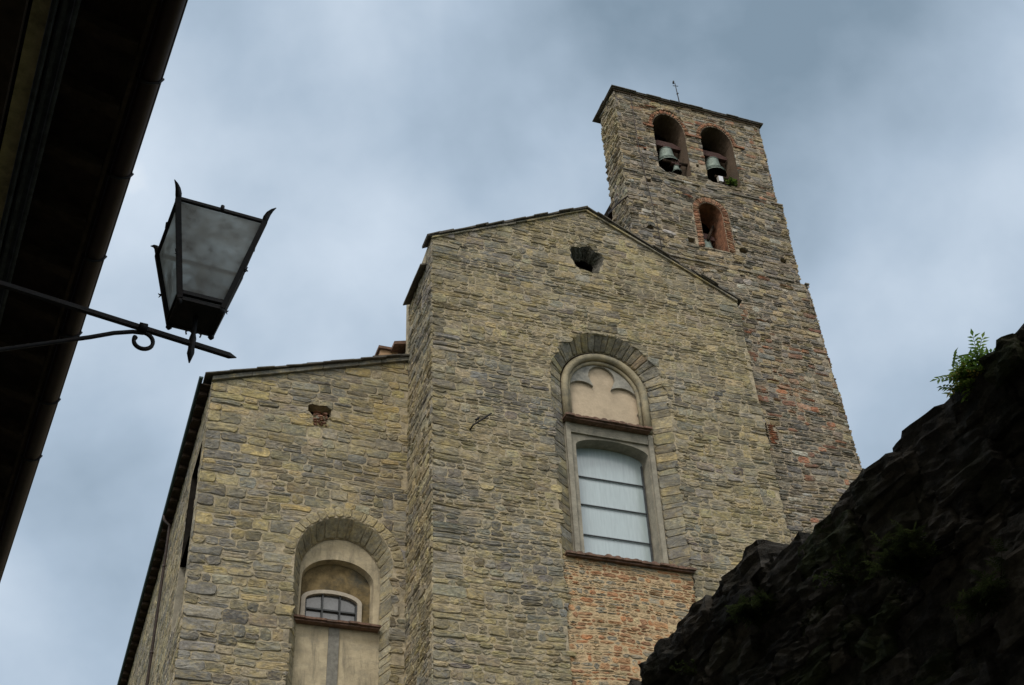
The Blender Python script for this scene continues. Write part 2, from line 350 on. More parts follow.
class Oval:
    def __init__(s, cx, cz, rx, rz, rag=.12, seed=1): s.cx = cx; s.cz = cz; s.rx = rx; s.rz = rz; s.rag = rag; s.sd = seed
    def rr(s, a): return 1 + s.rag * ns(cos(a) * 1.7, sin(a) * 1.7, s.sd) * 2
    def _n(s, u, z): x = (u - s.cx) / s.rx; y = (z - s.cz) / s.rz; return math.hypot(x, y), math.atan2(y, x)
    def inside(s, u, z, mg=0): r, a = s._n(u, z); return r < s.rr(a)
    def push(s, u, z):
        r, a = s._n(u, z)
        if r >= s.rr(a): return u, z
        return s.cx + s.rx * cos(a) * s.rr(a), s.cz + s.rz * sin(a) * s.rr(a)
    def loop(s, k=1): return [(s.cx + k * s.rx * cos(a) * s.rr(a), s.cz + k * s.rz * sin(a) * s.rr(a)) for a in [2 * pi * i / 28 for i in range(28)]]
class Rect:
    def __init__(s, u0, u1, z0, z1): s.a = (u0, u1, z0, z1); s.cx = (u0 + u1) / 2; s.cz = (z0 + z1) / 2
    def inside(s, u, z, mg=0): u0, u1, z0, z1 = s.a; return u0 < u < u1 and z0 < z < z1
    def push(s, u, z):
        if not s.inside(u, z): return u, z
        u0, u1, z0, z1 = s.a; o = [(u - u0, (u0, z)), (u1 - u, (u1, z)), (z - z0, (u, z0)), (z1 - z, (u, z1))]
        return min(o)[1]
    def loop(s): u0, u1, z0, z1 = s.a; return [(u0, z0), (u1, z0), (u1, z1), (u0, z1)]

def fill_wall(mb, mapf, u0, u1, z0, z1, hr, lr, holes=(), top=None, left=None, rightf=None, colf=nave_col, relief=(.025, .06), m=0,
              wav=.05, split=.25, gap=.012, lap=.03, quoin=False):
    """courses of rough stones of uneven height, cut to the wall's edges and openings."""
    sd = R_() * 50
    def warp(u, z): return u + .03 * ns(u * .9, z * .9, sd + 4), z + wav * ns(u * .55, z * .5, sd) * 2 + wav * .5 * ns(u * 1.7, z * 1.3, sd + 9)
    def clamp(u, z):
        u, z = warp(u, z)
        rg = .022 * ns(z * 4.3, sd, u0) * (lap > .005); lo = (left(z) if left else u0) - lap + rg; hi = (rightf(z) if rightf else u1) + lap + rg
        u = max(lo, min(hi, u)); z = max(z0 - .02, z)
        if top: z = min(z, top(u) - .015)
        for h in holes: u, z = h.push(u, z)
        return u, z
    z = z0 - .1
    while z < z1 + .1:
        h = U_(*hr) * (1 if R_() > .2 else .65)
        u = u0 if quoin else u0 - U_(0, lr[0])
        first = quoin
        while u < u1 + .05:
            l = U_(*lr) * (1 if R_() > .25 else .6); l = max(l, h * .8)
            if first: l = random.choice([U_(.28, .4), U_(.6, .85)])
            zz = [(z, z + h)]
            if not first and h > hr[0] * 1.15 and R_() < split: k = U_(.35, .65); zz = [(z, z + h * k), (z + h * k, z + h)]
            for (p, q) in zz:
                cu, cz = u + l / 2, (p + q) / 2; wu, wz = warp(cu, cz)
                ok = (left(wz) if left else u0) - .05 < wu < (rightf(wz) if rightf else u1) + .05 and wz > z0 and (not top or wz < top(wu))
                for hh in holes:
                    if hh.inside(wu, wz, -.1): ok = False
                    if hasattr(hh, 'cz') and abs(hh.cx - wu) < l / 2 and abs(hh.cz - wz) < (q - p) / 2: ok = False
                if ok: stone(mb, mapf, u, u + l, p, q, relief=(U_(relief[1] * .7, relief[1] * 1.3) if first else U_(*relief)) * (.5 if R_() < .2 else 1), gap=gap * U_(.5, 1.5), col=colf(wu, wz), m=m, clamp=clamp)
            u += l; first = False
        z += h

def ring(mb, mapf, A, B, dA, dB, t0, t1, step, colf, relief=.03, m=0, gap=.01):
    """stones between two arch outlines A (outer) and B (inner), from depth dA to depth dB."""
    def f(t, v, dep):
        a = A.P(t); b = B.P(t); u = a[0] + (b[0] - a[0]) * v; z = a[1] + (b[1] - a[1]) * v
        return mapf(u, z, dA + (dB - dA) * v + dep)
    for s0, s1 in ((0, 1), (1, 2), (2, 3)):
        a, b = max(t0, s0), min(t1, s1)
        if b <= a: continue
        per = pi * A.hw if s0 == 1 else (A.zs - A.z0)
        n = max(1, round((b - a) * per / step)); cuts = [a + (b - a) * (i + (U_(-.36, .36) if 0 < i < n else 0)) / n for i in range(n + 1)]
        wid = math.dist((*A.P(1.5), dA), (*B.P(1.5), dB)) if s0 == 1 else math.dist((*A.P(.5), dA), (*B.P(.5), dB))
        for i in range(n):
            p = A.P((cuts[i] + cuts[i + 1]) / 2)
            stone(mb, f, cuts[i], cuts[i + 1], 0, 1, su=per, sv=max(.05, wid), relief=relief * U_(.6, 1.3), gap=gap, col=colf(*p), m=m, jit=.01, rough=.006)

def recess(mb, mapf, loop, depth, m=0, mback=None, taper=1, c=(.3, .3, .3)):
    cx = sum(p[0] for p in loop) / len(loop); cz = sum(p[1] for p in loop) / len(loop)
    A = [mapf(u, z, 0) for u, z in loop]; l2 = [(cx + (u - cx) * taper, cz + (z - cz) * taper) for u, z in loop]
    B = [mapf(u, z, -depth) for u, z in l2]
    mb.strip(A, B, m, c)
    if mback is not None: mb.fill(l2, [], lambda u, z, d: mapf(u, z, -depth), mback)

# ------------------------------------------------------------------ ground
g = MB(); S = 900
g.add([(-S, -S, -.02), (S, -S, -.02), (S, S, -.02), (-S, S, -.02)], [(0, 1, 2, 3)])
o = g.build('ground', LAND); o['kind'] = 'structure'
g = MB(); g.add([(-1.5, -20, 0), (2.5, -20, 0), (2.5, 23.9, 0), (-4, 23.9, 0)], [(0, 1, 2, 3)])
o = g.build('road', PAVE); o['kind'] = 'structure'

# ------------------------------------------------------------------ church
church = thing('church', 'tall ochre and grey rubble stone church with gabled facade, arched windows and lower side aisle', 'church', (9.5, 24, 0))
YN, YA, YT = 24.0, 26.1, 24.4
def fN(u, z, d): return (u, YN - d, z)
def fA(u, z, d): return (u, YA - d, z)
def fT(u, z, d): return (u, YT - d, z)
NX0, NX1, AX, NZ, ZE = 7.1, 15.9, 11.57, 27.66, 25.40
def ntop(u): return NZ - abs(u - AX) * ((NZ - ZE) / (AX - NX0) if u < AX else (NZ - ZE) / (NX1 - AX)) + .04 * ns(u * .8, 1, 2)
CX = 11.75
bigA = Arch(CX, 1.62, 10.0, 21.55); bigB = Arch(CX, 1.2, 10.0, 21.6)
infill_top = 16.45
oc = Oval(11.46, 25.75, .49, .42, .16, 3)
hN = [Arch(CX, 1.62 + .0, 10.0, 21.55), oc]
RG = Arch(CX, 1.62, 9, 21.55); RG.ragged = .10
RA = Arch(5.66, 1.14, 9, 16.75); RA.ragged = .07
ZB = 10.0
mb = MB()
def seam(z): return 15.9 + max(0, (25.4 - z)) * .028
outer = [(NX0, ZB), (seam(ZB), ZB), (15.9, ntop(15.9)), (AX, ntop(AX)), (NX0, ntop(NX0))]
lp = bigA.loop(); lp[0] = (lp[0][0], 10.02); lp[-1] = (lp[-1][0], 10.02)
mb.fill(outer, [lp, oc.loop()], fN, 1)
big_skip = Arch(CX, 1.62, 10, 21.55)
fill_wall(mb, fN, NX0, 16.4, ZB, 27.8, (.14, .27), (.20, .54), holes=[RG, oc], top=ntop, rightf=seam, relief=(.006, .034), wav=.038, split=.38, gap=.009, quoin=True)
# lower plain masonry down to the ground, hidden from the street by the walls
mb.box((NX0 + .02, YN + .05, 0), (16.3, YN + .6, ZB), 1)
# infill of the old doorway, small stones and brick
mb.add([fN(CX - 1.62, 10, -.05), fN(CX + 1.62, 10, -.05), fN(CX + 1.62, infill_top, -.05), fN(CX - 1.62, infill_top, -.05)], [(0, 1, 2, 3)], 1)
facade = mb.build('nave_facade', [STONE, MORTAR], church)
mb = MB()
def fNi(u, z, d): return fN(u, z, d - .045)
fill_wall(mb, fNi, CX - 1.60, CX + 1.60, 10.5, infill_top, (.07, .17), (.10, .36), colf=infill_col, relief=(.003, .02), wav=.05, split=.3, gap=.009, top=lambda u: infill_top, lap=0)
mb.add([fNi(CX - 1.6, 10.5, 0), fNi(CX + 1.6, 10.5, 0), fNi(CX + 1.6, infill_top, 0), fNi(CX - 1.6, infill_top, 0)], [(0, 1, 2, 3)], 1)
INM = mat('infill_mortar', (.44, .33, .20), rough=.95, var=.3, vscale=6, bump=.6, bscale=30)
mb.build('blocked_doorway', [BRICKM, INM], church, 'rubble and red brick filling under the tall arched window')

# oculus
mb = MB(); L1 = oc.loop(); L2 = [(p[0] * .62 + (oc.cx + .04) * .38, p[1] * .62 + (oc.cz - .06) * .38) for p in L1]
mb.strip([fN(*p, 0) for p in L1], [fN(*p, -.35) for p in L2], 0)
mb.strip([fN(*p, -.35) for p in L2], [fN(*p, -1.0) for p in L2], 1); mb.fill(L2, [], lambda u, z, d: fN(u, z, -1.0), 1)
for i in range(15):
    a = 2 * pi * i / 15; q = 2 * pi * (i + 1) / 15
    A = type('o', (), {})()
    def f(t, v, dep, a=a, q=q):
        th = a + (q - a) * t; r = oc.rr(th) * (1.02 - .38 * v)
        return fN(oc.cx + oc.rx * cos(th) * r + .04 * v, oc.cz + oc.rz * sin(th) * r - .06 * v, -.35 * v + dep)
    stone(mb, f, 0, 1, 0, 1, su=.25, sv=.42, relief=.03, col=mul((.10, .10, .09), U_(.4, 1.6)), m=2, jit=.05, rough=.03)
mb.build('round_opening', [mat('sooty_mortar', (.10, .095, .08), rough=1, var=.6, bump=1, bscale=14), DARK, DSTONE], church, 'ragged round hole high in the gable, stained black')

# big arched window -------------------------------------------------
win = MB()
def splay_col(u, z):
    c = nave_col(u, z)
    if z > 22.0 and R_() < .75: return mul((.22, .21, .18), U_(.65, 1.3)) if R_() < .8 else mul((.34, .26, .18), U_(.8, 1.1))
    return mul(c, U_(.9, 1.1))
A0 = Arch(CX, 1.62, infill_top, 21.55); B0 = Arch(CX, 1.2, infill_top, 21.6)
nlo = A0.loop(); nli = B0.loop()
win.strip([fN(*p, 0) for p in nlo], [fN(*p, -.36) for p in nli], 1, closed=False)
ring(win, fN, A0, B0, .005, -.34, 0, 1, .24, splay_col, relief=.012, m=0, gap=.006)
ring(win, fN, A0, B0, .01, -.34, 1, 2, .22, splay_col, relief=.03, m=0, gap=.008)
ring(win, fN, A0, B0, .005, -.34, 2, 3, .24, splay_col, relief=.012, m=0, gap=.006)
# radiating stones on the face of the arch
AO = Arch(CX, 1.9, 21.2, 21.55)
wroot = win.build('window', [STONE, MORTAR], church, 'tall arched window with splayed stone surround and trefoil tympanum')
mb = MB()   # moulded arch
MR = [(CX + 1.09 * cos(a), 21.55 + 1.09 * sin(a)) for a in [pi * i / 24 for i in range(25)]]
MR = [(CX + 1.09, 20.45)] + MR + [(CX - 1.09, 20.45)]
mb.tube([fN(u, z, -.34) for u, z in MR], .10, 10)
mb.tube([fN(CX + (u - CX) * .885, 21.5 + (z - 21.5) * .885, -.42) for u, z in MR], .055, 8)
for i in range(1, 24, 3):   # joints between the arch stones
    a = pi * i / 24; r = 1.09
    mb.tube([fN(CX + r * cos(a - .004), 21.55 + r * sin(a - .004), -.34), fN(CX + r * cos(a + .004), 21.55 + r * sin(a + .004), -.34)], .103, 10)
mb.build('arch_moulding', DRESSED, wroot)
mb = MB(); LT = Arch(CX, 1.15, 20.4, 21.55).loop()
mb.fill(LT, [], lambda u, z, d: fN(u, z, -.52), 0)
mb.build('tympanum_plaster', PLASTER, wroot)
# trefoil tracery plate
mb = MB(); lob = [(11.75, 22.07, .37), (11.20, 21.36, .50), (12.30, 21.36, .50)]; c0 = (11.75, 21.35)
In = []; Ou = []
for i in range(61):
    a = -.25 + (pi + .5) * i / 60; dx, dz = cos(a), sin(a); best = .2
    for (x, z, r) in lob:
        ex, ez = c0[0] - x, c0[1] - z; bq = ex * dx + ez * dz; cq = ex * ex + ez * ez - r * r; D = bq * bq - cq
        if D > 0: best = max(best, -bq + math.sqrt(D))
    # outer arch radius along this ray
    ex, ez = c0[0] - CX, c0[1] - 21.55; bq = ex * dx + ez * dz; cq = ex * ex + ez * ez - 1.03 ** 2
    ro = -bq + math.sqrt(bq * bq - cq); best = min(best, ro - .02)
    In.append((c0[0] + dx * best, c0[1] + dz * best)); Ou.append((c0[0] + dx * ro, c0[1] + dz * ro))
mb.strip([fN(*p, -.44) for p in In], [fN(*p, -.44) for p in Ou], closed=False)
mb.strip([fN(*p, -.44) for p in In], [fN(*p, -.515) for p in In], closed=False)
mb.build('trefoil_tracery', mat('grey_tracery_stone', (.29, .28, .245), rough=.9, var=.25, vscale=5, bump=.4, stain=(.10, .11, .115), stain_scale=3, stain_amt=.7), wroot)
# lower surround with segmental head
mb = MB(); wl = Arch(11.80, .96, 16.52, 19.78, rise=.27)
lo_ = [(CX - 1.2, 16.46), (CX + 1.2, 16.46), (CX + 1.2, 20.42), (CX - 1.2, 20.42)]
mb.fill(lo_, [wl.loop()], lambda u, z, d: fN(u, z, -.35), 0)
mb.strip([fN(*p, -.35) for p in wl.loop()], [fN(*p, -.78) for p in wl.loop()], 0, closed=True)
mb.box((CX - 1.17, YN + .27, 16.47), (CX - 1.05, YN + .349, 20.38), 0); mb.box((CX + 1.03, YN + .27, 16.47), (CX + 1.15, YN + .349, 20.38), 0)
mb.box((CX - 1.045, YN + .29, 20.1), (CX + 1.025, YN + .349, 20.37), 0)
mb.build('surround', GREYDRESS, wroot)
mb = MB(); mb.fill(wl.loop(), [], lambda u, z, d: fN(u, z, -.74), 0); mb.build('glass', GLASS_UP, wroot)
mb = MB()
for z in (17.5, 18.33, 19.12): mb.box((10.86, YN + .69, z - .011), (12.74, YN + .725, z + .011))
mb.box((12.70, YN + .68, 16.55), (12.73, YN + .73, 19.7))
mb.build('glazing_bar', LEADM, wroot)
def tile_sill(name, x0, x1, zt, yf, yb, humps, parent, drop=.0):
    mb = MB(); n = int((x1 - x0) / .22)
    for i in range(n):
        a = x0 + (x1 - x0) * i / n; b = x0 + (x1 - x0) * (i + 1) / n - .006; dz = U_(-.008, .008); dy = U_(-.02, .02)
        mb.box((a, yf + dy, zt - .06 + dz), (b, yb, zt - .012 + dz))
        if humps:
            c = (a + b) / 2; hr_ = U_(.3, 1); pr = [(c + .085 * cos(t), zt - .012 + .06 * hr_ * sin(t)) for t in [pi * k / 6 for k in range(7)]]
            mb.prism([(x, yf + .03 + dy, z) for x, z in pr], (0, yb - yf - .03, 0))
    mb.box((x0 + .03, yf + .06, zt - .10), (x1 - .03, yb, zt - .062))
    return mb.build(name, TERRA, parent)
tile_sill('tile_ledge', CX - 1.24, CX + 1.06, 20.47, YN + .04, YN + .52, True, wroot)
tile_sill('sill', CX - 1.55, CX + 1.65, 16.52, YN - .12, YN + .5, True, wroot)

# nave roof: stone slabs over a thin boarding
mb = MB()
def slabs(mb, p0, p1, yf, yb, drop=0, th=.045, step=(.3, .55), m=0):
    p0 = Vector(p0); p1 = Vector(p1); L0 = (p1 - p0).length; t = 0; k = 0
    dr = (p1 - p0) / L0; nm = Vector((-dr.z, 0, dr.x)); 
    if nm.z < 0: nm = -nm
    while t < L0:
        l = U_(*step); e = min(t + l + .06, L0 + .03); a = p0 + dr * t; b = p0 + dr * e; o = nm * U_(-.006, .012); tilt = nm * U_(.0, .03)
        yy = yf + U_(-.05, .05)
        q = [Vector((a.x, 0, a.z)) + o + tilt, Vector((b.x, 0, b.z)) + o, Vector((b.x, 0, b.z)) + o + nm * th, Vector((a.x, 0, a.z)) + o + tilt + nm * th]
        mb.prism([(x.x, yy, x.z) for x in q], (0, yb - yy, 0), m)
        t += l; k += 1
xl, xr = NX0 - .10, 16.0
def ln(u): return NZ - abs(u - AX) * ((NZ - ZE) / (AX - NX0) if u < AX else (NZ - ZE) / (NX1 - AX))
for (o_, s) in ((.0, 0), (.04, .05)):
    slabs(mb, (AX + s, 0, NZ - .06 + o_), (xl, 0, ln(xl) - .06 + o_), YN - .09 - o_ * .4, YN + .42, th=.03)
    slabs(mb, (AX - s, 0, NZ - .06 + o_), (xr, 0, ln(xr) - .06 + o_), YN - .09 - o_ * .4, YN + .42, th=.03)
# side slope's eave on the left, lower than the gable
for y0, y1, s in ((YN + .35, YN + .85, 0), (YN + .82, YN + 1.4, .01), (YN + 1.37, YN + 2.02, .0)):
    mb.prism([(6.90, y0, 24.62 + s), (NX0 + 1, y0, 25.18 + s), (NX0 + 1, y0, 25.23 + s), (6.90, y0, 24.67 + s)], (0, y1 - y0, 0))
mb.add([(NX0 - .05, YN + 1.1, 24.95), (AX, YN + 1.1, 27.45), (NX1, YN + 1.1, 25.25), (NX0 - .05, YA, 24.95), (AX, YA, 27.2), (NX1, YA, 25.25)], [(0, 1, 4, 3), (1, 2, 5, 4), (3, 4, 5)])
mb.build('nave_roof', SLAB, church)
# raking cornice of thin stones under the verge
mb = MB()
for sgn, x0, x1 in ((-1, NX0, AX), (1, AX, NX1)):
    x = x0
    while x < x1 - .1:
        l = min(U_(.3, .7), x1 - x); zz = U_(.06, .09)
        mb.prism([(x, YN - .07, ln(x) - .075), (x + l - .01, YN - .07, ln(x + l - .01) - .075), (x + l - .01, YN - .07, ln(x + l - .01) - .05 - zz), (x, YN - .07, ln(x) - .05 - zz)], (0, .1, 0), 0, mul(nave_col(x, 26), .9))
        x += l
mb.build('raking_cornice', STONE, church)

mb = MB(); mb.tube([fN(8.02, 19.42, .02), fN(8.05, 19.46, .16), fN(8.5, 19.86, .2)], .022, 6); mb.tube([fN(8.12, 19.62, .16), fN(8.2, 19.7, .16)], .03, 6)
mb.build('iron_hook', IRON, church)
# nave side wall facing left
mb = MB()
def fS(u, z, d): return (NX0 - d, u, z)
mb.add([fS(YN, ZB, 0), fS(YA + .3, ZB, 0), fS(YA + .3, 25.0, 0), fS(YN, ntop(NX0), 0)], [(0, 1, 2, 3)], 1)
def stop(u): return 25.38 if u < YN + .42 else 24.78
fill_wall(mb, fS, YN, YA, ZB, 25.5, (.15, .27), (.25, .6), top=stop, relief=(.008, .035), wav=.05, split=.28, gap=.010)
mb.box((NX0 + .02, YN + .1, 0), (NX0 + .5, 44, ZB), 1)
mb.box((NX0 + .03, YA + .0, ZB), (NX0 + .5, 44, 23.5), 1)
mb.build('nave_side_wall', [STONE, MORTAR], church)
mb = MB(); mb.prism([(6.78, YA + .28, 23.56), (AX, YA + .28, 24.9), (16.2, YA + .28, 23.5), (16.2, YA + .28, 23.6), (AX, YA + .28, 25.0), (6.78, YA + .28, 23.66)], (0, 17.5, 0))
mb.build('rear_roof', TERRA, church)
# flue behind the aisle roof
mb = MB(); mb.box((6.50, 26.75, 22.4), (6.98, 27.25, 23.60), 0); mb.box((6.44, 26.68, 23.60), (7.02, 27.32, 23.68), 1)
mb.build('chimney', [mat('orange_render', (.38, .25, .15), var=.2), TERRA], church)

# aisle --------------------------------------------------------------
aX0, aX1 = 2.22, NX0
def atop(u): return 21.27 + (u - aX0) * .342 + .02 * ns(u, 4, 1)
AC = 5.66
aO = Arch(AC, 1.14, ZB, 16.75); aI = Arch(AC, .93, ZB, 16.68)
vent = Rect(4.58, 5.16, 20.64, 20.96); vfill = Rect(4.72, 5.06, 20.3, 20.64)
mb = MB()
lp = aO.loop(); lp[0] = (lp[0][0], ZB + .02); lp[-1] = (lp[-1][0], ZB + .02)
mb.fill([(aX0, ZB), (aX1, ZB), (aX1, atop(aX1)), (aX0, atop(aX0))], [lp, vent.loop()], fA, 1)
aRing = Arch(AC, 1.42, 16.3, 16.75)
class RingHole:
    def inside(s, u, z, mg=0): return z > 16.75 and (u - AC) ** 2 + (z - 16.75) ** 2 < 1.40 ** 2
    def push(s, u, z):
        if not s.inside(u, z): return u, z
        r = math.hypot(u - AC, z - 16.75) + 1e-6; return AC + (u - AC) / r * 1.40, 16.75 + (z - 16.75) / r * 1.40
def aisle_col(u, z):
    c = nave_col(u, z, 20)
    if u < 3.2 and z < 19.8 and R_() < .6: c = mul(random.choice([(.19, .185, .17), (.23, .22, .20), (.16, .15, .135)]), U_(.7, 1.3))
    elif R_() < .3: c = mul((c[0] * 1.1, c[1] * 1.05, c[2] * .85), 1.1)
    return c
fill_wall(mb, fA, aX0, aX1, ZB, 23.2, (.19, .33), (.28, .72), holes=[RA, RingHole(), vent], top=lambda u: atop(u) - .12, colf=aisle_col, relief=(.008, .035), wav=.04, split=.26, lap=.03, gap=.010, quoin=True)
ring(mb, fA, Arch(AC, 1.42, 16.3, 16.75), Arch(AC, 1.14, 16.3, 16.75), .0, .0, 1, 2, .24, lambda u, z: mul((.33, .28, .17), U_(.7, 1.2)), relief=.025)
recess(mb, fA, vent.loop(), .3, 1, 2)
# long flat stones along the top
x = aX0
while x < aX1:
    l = U_(.5, 1.1); e = min(x + l, aX1)
    mb.prism([(x, YA - .1, atop(x) - .02), (e - .012, YA - .1, atop(e) - .02), (e - .012, YA - .1, atop(e) - .13), (x, YA - .1, atop(x) - .13)], (0, .25, 0), 0, mul((.16, .16, .145), U_(.8, 1.2)))
    x = e
mb.box((aX0 + .05, YA + .05, 0), (aX1, YA + .6, ZB), 1)
mb.build('aisle_facade', [STONE, MORTAR, DARK], church)
mb = MB(); slabs(mb, (aX0 - .18, 0, atop(aX0) - .06), (aX1 - .03, 0, atop(aX1) - .04), YA - .17, YA + 5, th=.03, step=(.35, .7))
slabs(mb, (aX0 - .15, 0, atop(aX0) - .02), (aX1 - .03, 0, atop(aX1) + .00), YA - .14, YA + 5, th=.03, step=(.35, .7))
mb.prism([(aX0 - .24, YA + .2, 21.05), (aX1, YA + .2, 22.82), (aX1, YA + .2, 22.9), (aX0 - .24, YA + .2, 21.13)], (0, 18.5, 0))
mb.build('aisle_roof', SLAB, church)

# aisle window
mb = MB(); a0 = Arch(AC, 1.14, 10.1, 16.75); b0 = Arch(AC, .93, 10.1, 16.62)
mb.strip([fA(*p, 0) for p in a0.loop()], [fA(*p, -.4) for p in b0.loop()], 1, closed=False)
ring(mb, fA, a0, b0, 0, -.38, 0, 3, .26, lambda u, z: mul((.29, .265, .19), U_(.7, 1.2)), relief=.02)
aw = mb.build('window', [STONE, MORTAR], church, 'small leaded window under a round arch of the aisle')
fres = Arch(5.60, .86, 16.22, 16.35, rise=.62)
mb = MB()
mb.fill(Arch(AC, .95, 15.3, 16.62).loop(), [Arch(5.62, .84, 15.4, 16.45, rise=.56).loop()], lambda u, z, d: fA(u, z, -.42), 0)
mb.strip([fA(*p, -.42) for p in Arch(5.62, .84, 15.4, 16.45, rise=.56).loop()], [fA(*p, -.62) for p in Arch(5.62, .80, 15.4, 16.45, rise=.54).loop()], 0)
mb.add([fA(AC - .95, 10.2, -.36), fA(AC + .95, 10.2, -.36), fA(AC + .95, 15.3, -.36), fA(AC - .95, 15.3, -.36)], [(0, 1, 2, 3)], 0)
mb.build('plaster_panel', CREAM, aw)
mb = MB(); mb.fill(Arch(5.62, .82, 15.4, 16.45, rise=.55).loop(), [Arch(5.53, .66, 15.41, 16.02, rise=.22).loop()], lambda u, z, d: fA(u, z, -.615), 0)
mb.build('painted_lunette', FRESCO, aw)
mb = MB(); fo = Arch(5.53, .70, 15.40, 16.02, rise=.27).loop(); fi = Arch(5.53, .60, 15.44, 16.0, rise=.20).loop()
mb.strip([fA(*p, -.56) for p in fo], [fA(*p, -.56) for p in fi]); mb.strip([fA(*p, -.56) for p in fi], [fA(*p, -.70) for p in fi]); mb.strip([fA(*p, -.56) for p in fo], [fA(*p, -.62) for p in fo])
mb.build('frame', mat('pale_surround', (.40, .36, .30), rough=.9, var=.15, bump=.3), aw)
mb = MB(); mb.fill(fi, [], lambda u, z, d: fA(u, z, -.66)); mb.build('pane', GLASS_AISLE, aw)
mb = MB()
for x in (5.33, 5.73): mb.box((x - .018, YA + .60, 15.45), (x + .018, YA + .655, 16.19))
for z in (15.80,): mb.box((4.94, YA + .598, z - .018), (6.12, YA + .653, z + .018))
mb.box((4.935, YA + .60, 15.445), (4.965, YA + .655, 16.0)); mb.box((6.095, YA + .60, 15.445), (6.125, YA + .655, 16.0)); mb.box((4.967, YA + .60, 15.445), (6.093, YA + .655, 15.475))
mb.build('glazing_bar', LEADM, aw)
tile_sill('sill', AC - 1.04, AC + .93, 15.36, YA + .12, YA + .6, False, aw)
mb = MB(); mb.box((5.45, YA + .33, 10.2), (5.69, YA + .37, 15.24)); mb.build('stone_mullion', mat('grey_strip_stone', (.19, .185, .165), rough=.9, var=.3, bump=.5, bscale=14), aw)
# blocked vent hole filling
mb = MB(); fill_wall(mb, fA, 4.72, 5.06, 20.32, 20.62, (.07, .09), (.12, .2), colf=lambda u, z: mul((.26, .14, .10), U_(.7, 1.2)), relief=(.05, .065), wav=.0, lap=0)
mb.build('brick_patch', BRICKM, church)

# aisle side wall, facing left
mb = MB()
def fL(u, z, d): return (aX0 - d, u, z)
niche = Rect(26.5, 28.3, 15.4, 19.8)
mb.fill([(YA, ZB), (44.5, ZB), (44.5, 21.1), (YA, 21.1)], [niche.loop()], fL, 1)
fill_wall(mb, fL, YA, 44, ZB, 21.05, (.17, .30), (.3, .7), holes=[niche], top=lambda u: 21.05, colf=lambda u, z: nave_col(u, z, 40), relief=(.003, .014), wav=.03, split=.2, gap=.007)
recess(mb, fL, Rect(26.5, 28.3, 17.3, 19.8).loop(), 1.1, 2, 2)  # upper niche coloured near-black to stand for the unlit interior
recess(mb, fL, Rect(26.5, 28.3, 15.4, 17.3).loop(), .5, 3, 3)
mb.box((aX0 + .02, YA + .1, 0), (aX0 + .5, 44.5, ZB), 1)
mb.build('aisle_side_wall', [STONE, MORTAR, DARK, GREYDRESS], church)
mb = MB(); y = YA + .3
while y < 44: mb.box((aX0 - .23, y, 20.93), (aX0 - .045, y + .11, 21.03)); y += .55
mb.box((aX0 - .24, YA + .02, 21.034), (aX0 + .02, 44.6, 21.06))
mb.build('eave_board', WOODD, church)
mb = MB(); pts = [(.05 * cos(t), .05 * sin(t)) for t in [pi + pi * k / 8 for k in range(9)]]
A = [(aX0 - .27 + x, YA - .15, 21.13 + z) for x, z in pts]; B = [(aX0 - .27 + x, 44.6, 21.13 + z) for x, z in pts]
mb.strip(A, B, closed=False, smooth=True); mb.add(A, [tuple(range(9))]); mb.build('gutter', GREENCU, church)
mb = MB(); mb.tube([(aX0 - .27, 32.4, 21.1), (aX0 - .26, 32.4, 20.95), (aX0 - .09, 32.4, 20.8), (aX0 - .09, 32.4, 0)], .04, 10)
for z in (12, 14.5, 17, 19.5): mb.tube([(aX0 - .09, 32.4, z), (aX0 - .09, 32.4, z + .06)], .05, 10)
mb.build('downpipe', PIPE, church)

# ------------------------------------------------------------------ bell tower
tower = thing('bell_tower', 'slender dark rubble bell tower with two arched bell openings rising behind the church gable', 'bell tower', (16, 25, 0))
TX0 = 13.15; TZ = 33.68
def tright(z):
    x = 18.24 + max(0, 33.7 - z) * .006
    if z < 30.15: x = 18.42 + (30.15 - z) * .012
    if z < 26.95: x = 18.66 + (26.95 - z) * .052
    return x
b1 = Arch(14.90, .54, 30.45, 32.42, rise=.72); b2 = Arch(16.55, .56, 30.5, 32.36, rise=.74); b3 = Arch(15.86, .385, 27.62, 29.12)
holes = [Rect(13.84, 14.02, 29.82, 29.98), Rect(13.62, 13.88, 27.76, 28.0), Rect(14.94, 15.18, 27.66, 27.87), Rect(16.60, 16.90, 27.68, 27.92), Rect(17.94, 18.16, 27.62, 27.82),
         Rect(13.92, 14.02, 31.2, 31.33), Rect(15.66, 15.76, 31.0, 31.14), Rect(16.2, 16.34, 19.0, 19.25)]
slit = Arch(16.26, .10, 20.95, 21.55)
mb = MB(); segs = [(ZB, 10)]
zs_ = [ZB] + [ZB + 1.5 * i for i in range(1, 16)]
outl = [(TX0, ZB)] + [(tright(z), z) for z in (ZB, 20, 26.94)] + [(tright(26.96), 26.96), (tright(30.14), 30.14), (tright(30.16), 30.16), (tright(TZ), TZ)] + [(TX0, TZ)]
mb.fill(outl, [b1.loop(14), b2.loop(14), b3.loop(14), slit.loop(6)] + [h.loop() for h in holes], fT, 1)
class BrickHole(Rect): pass
surL = Arch(15.86, .62, 27.55, 29.12)
H = [Arch(14.90, .54, 30.45, 32.42, rise=.72), Arch(16.55, .56, 30.5, 32.36, rise=.74), surL, slit, Rect(16.37, 16.62, 20.9, 21.5)] + holes
r1 = Arch(14.90, .70, 32.0, 32.42, rise=.88); r2 = Arch(16.55, .72, 32.0, 32.36, rise=.90)
class Up(Arch):
    def __init__(s, a): s.__dict__.update(a.__dict__)
    def inside(s, u, z, mg=0): return z > s.zs and Arch.inside(s, u, z, mg)
H += [Up(r1), Up(r2)]
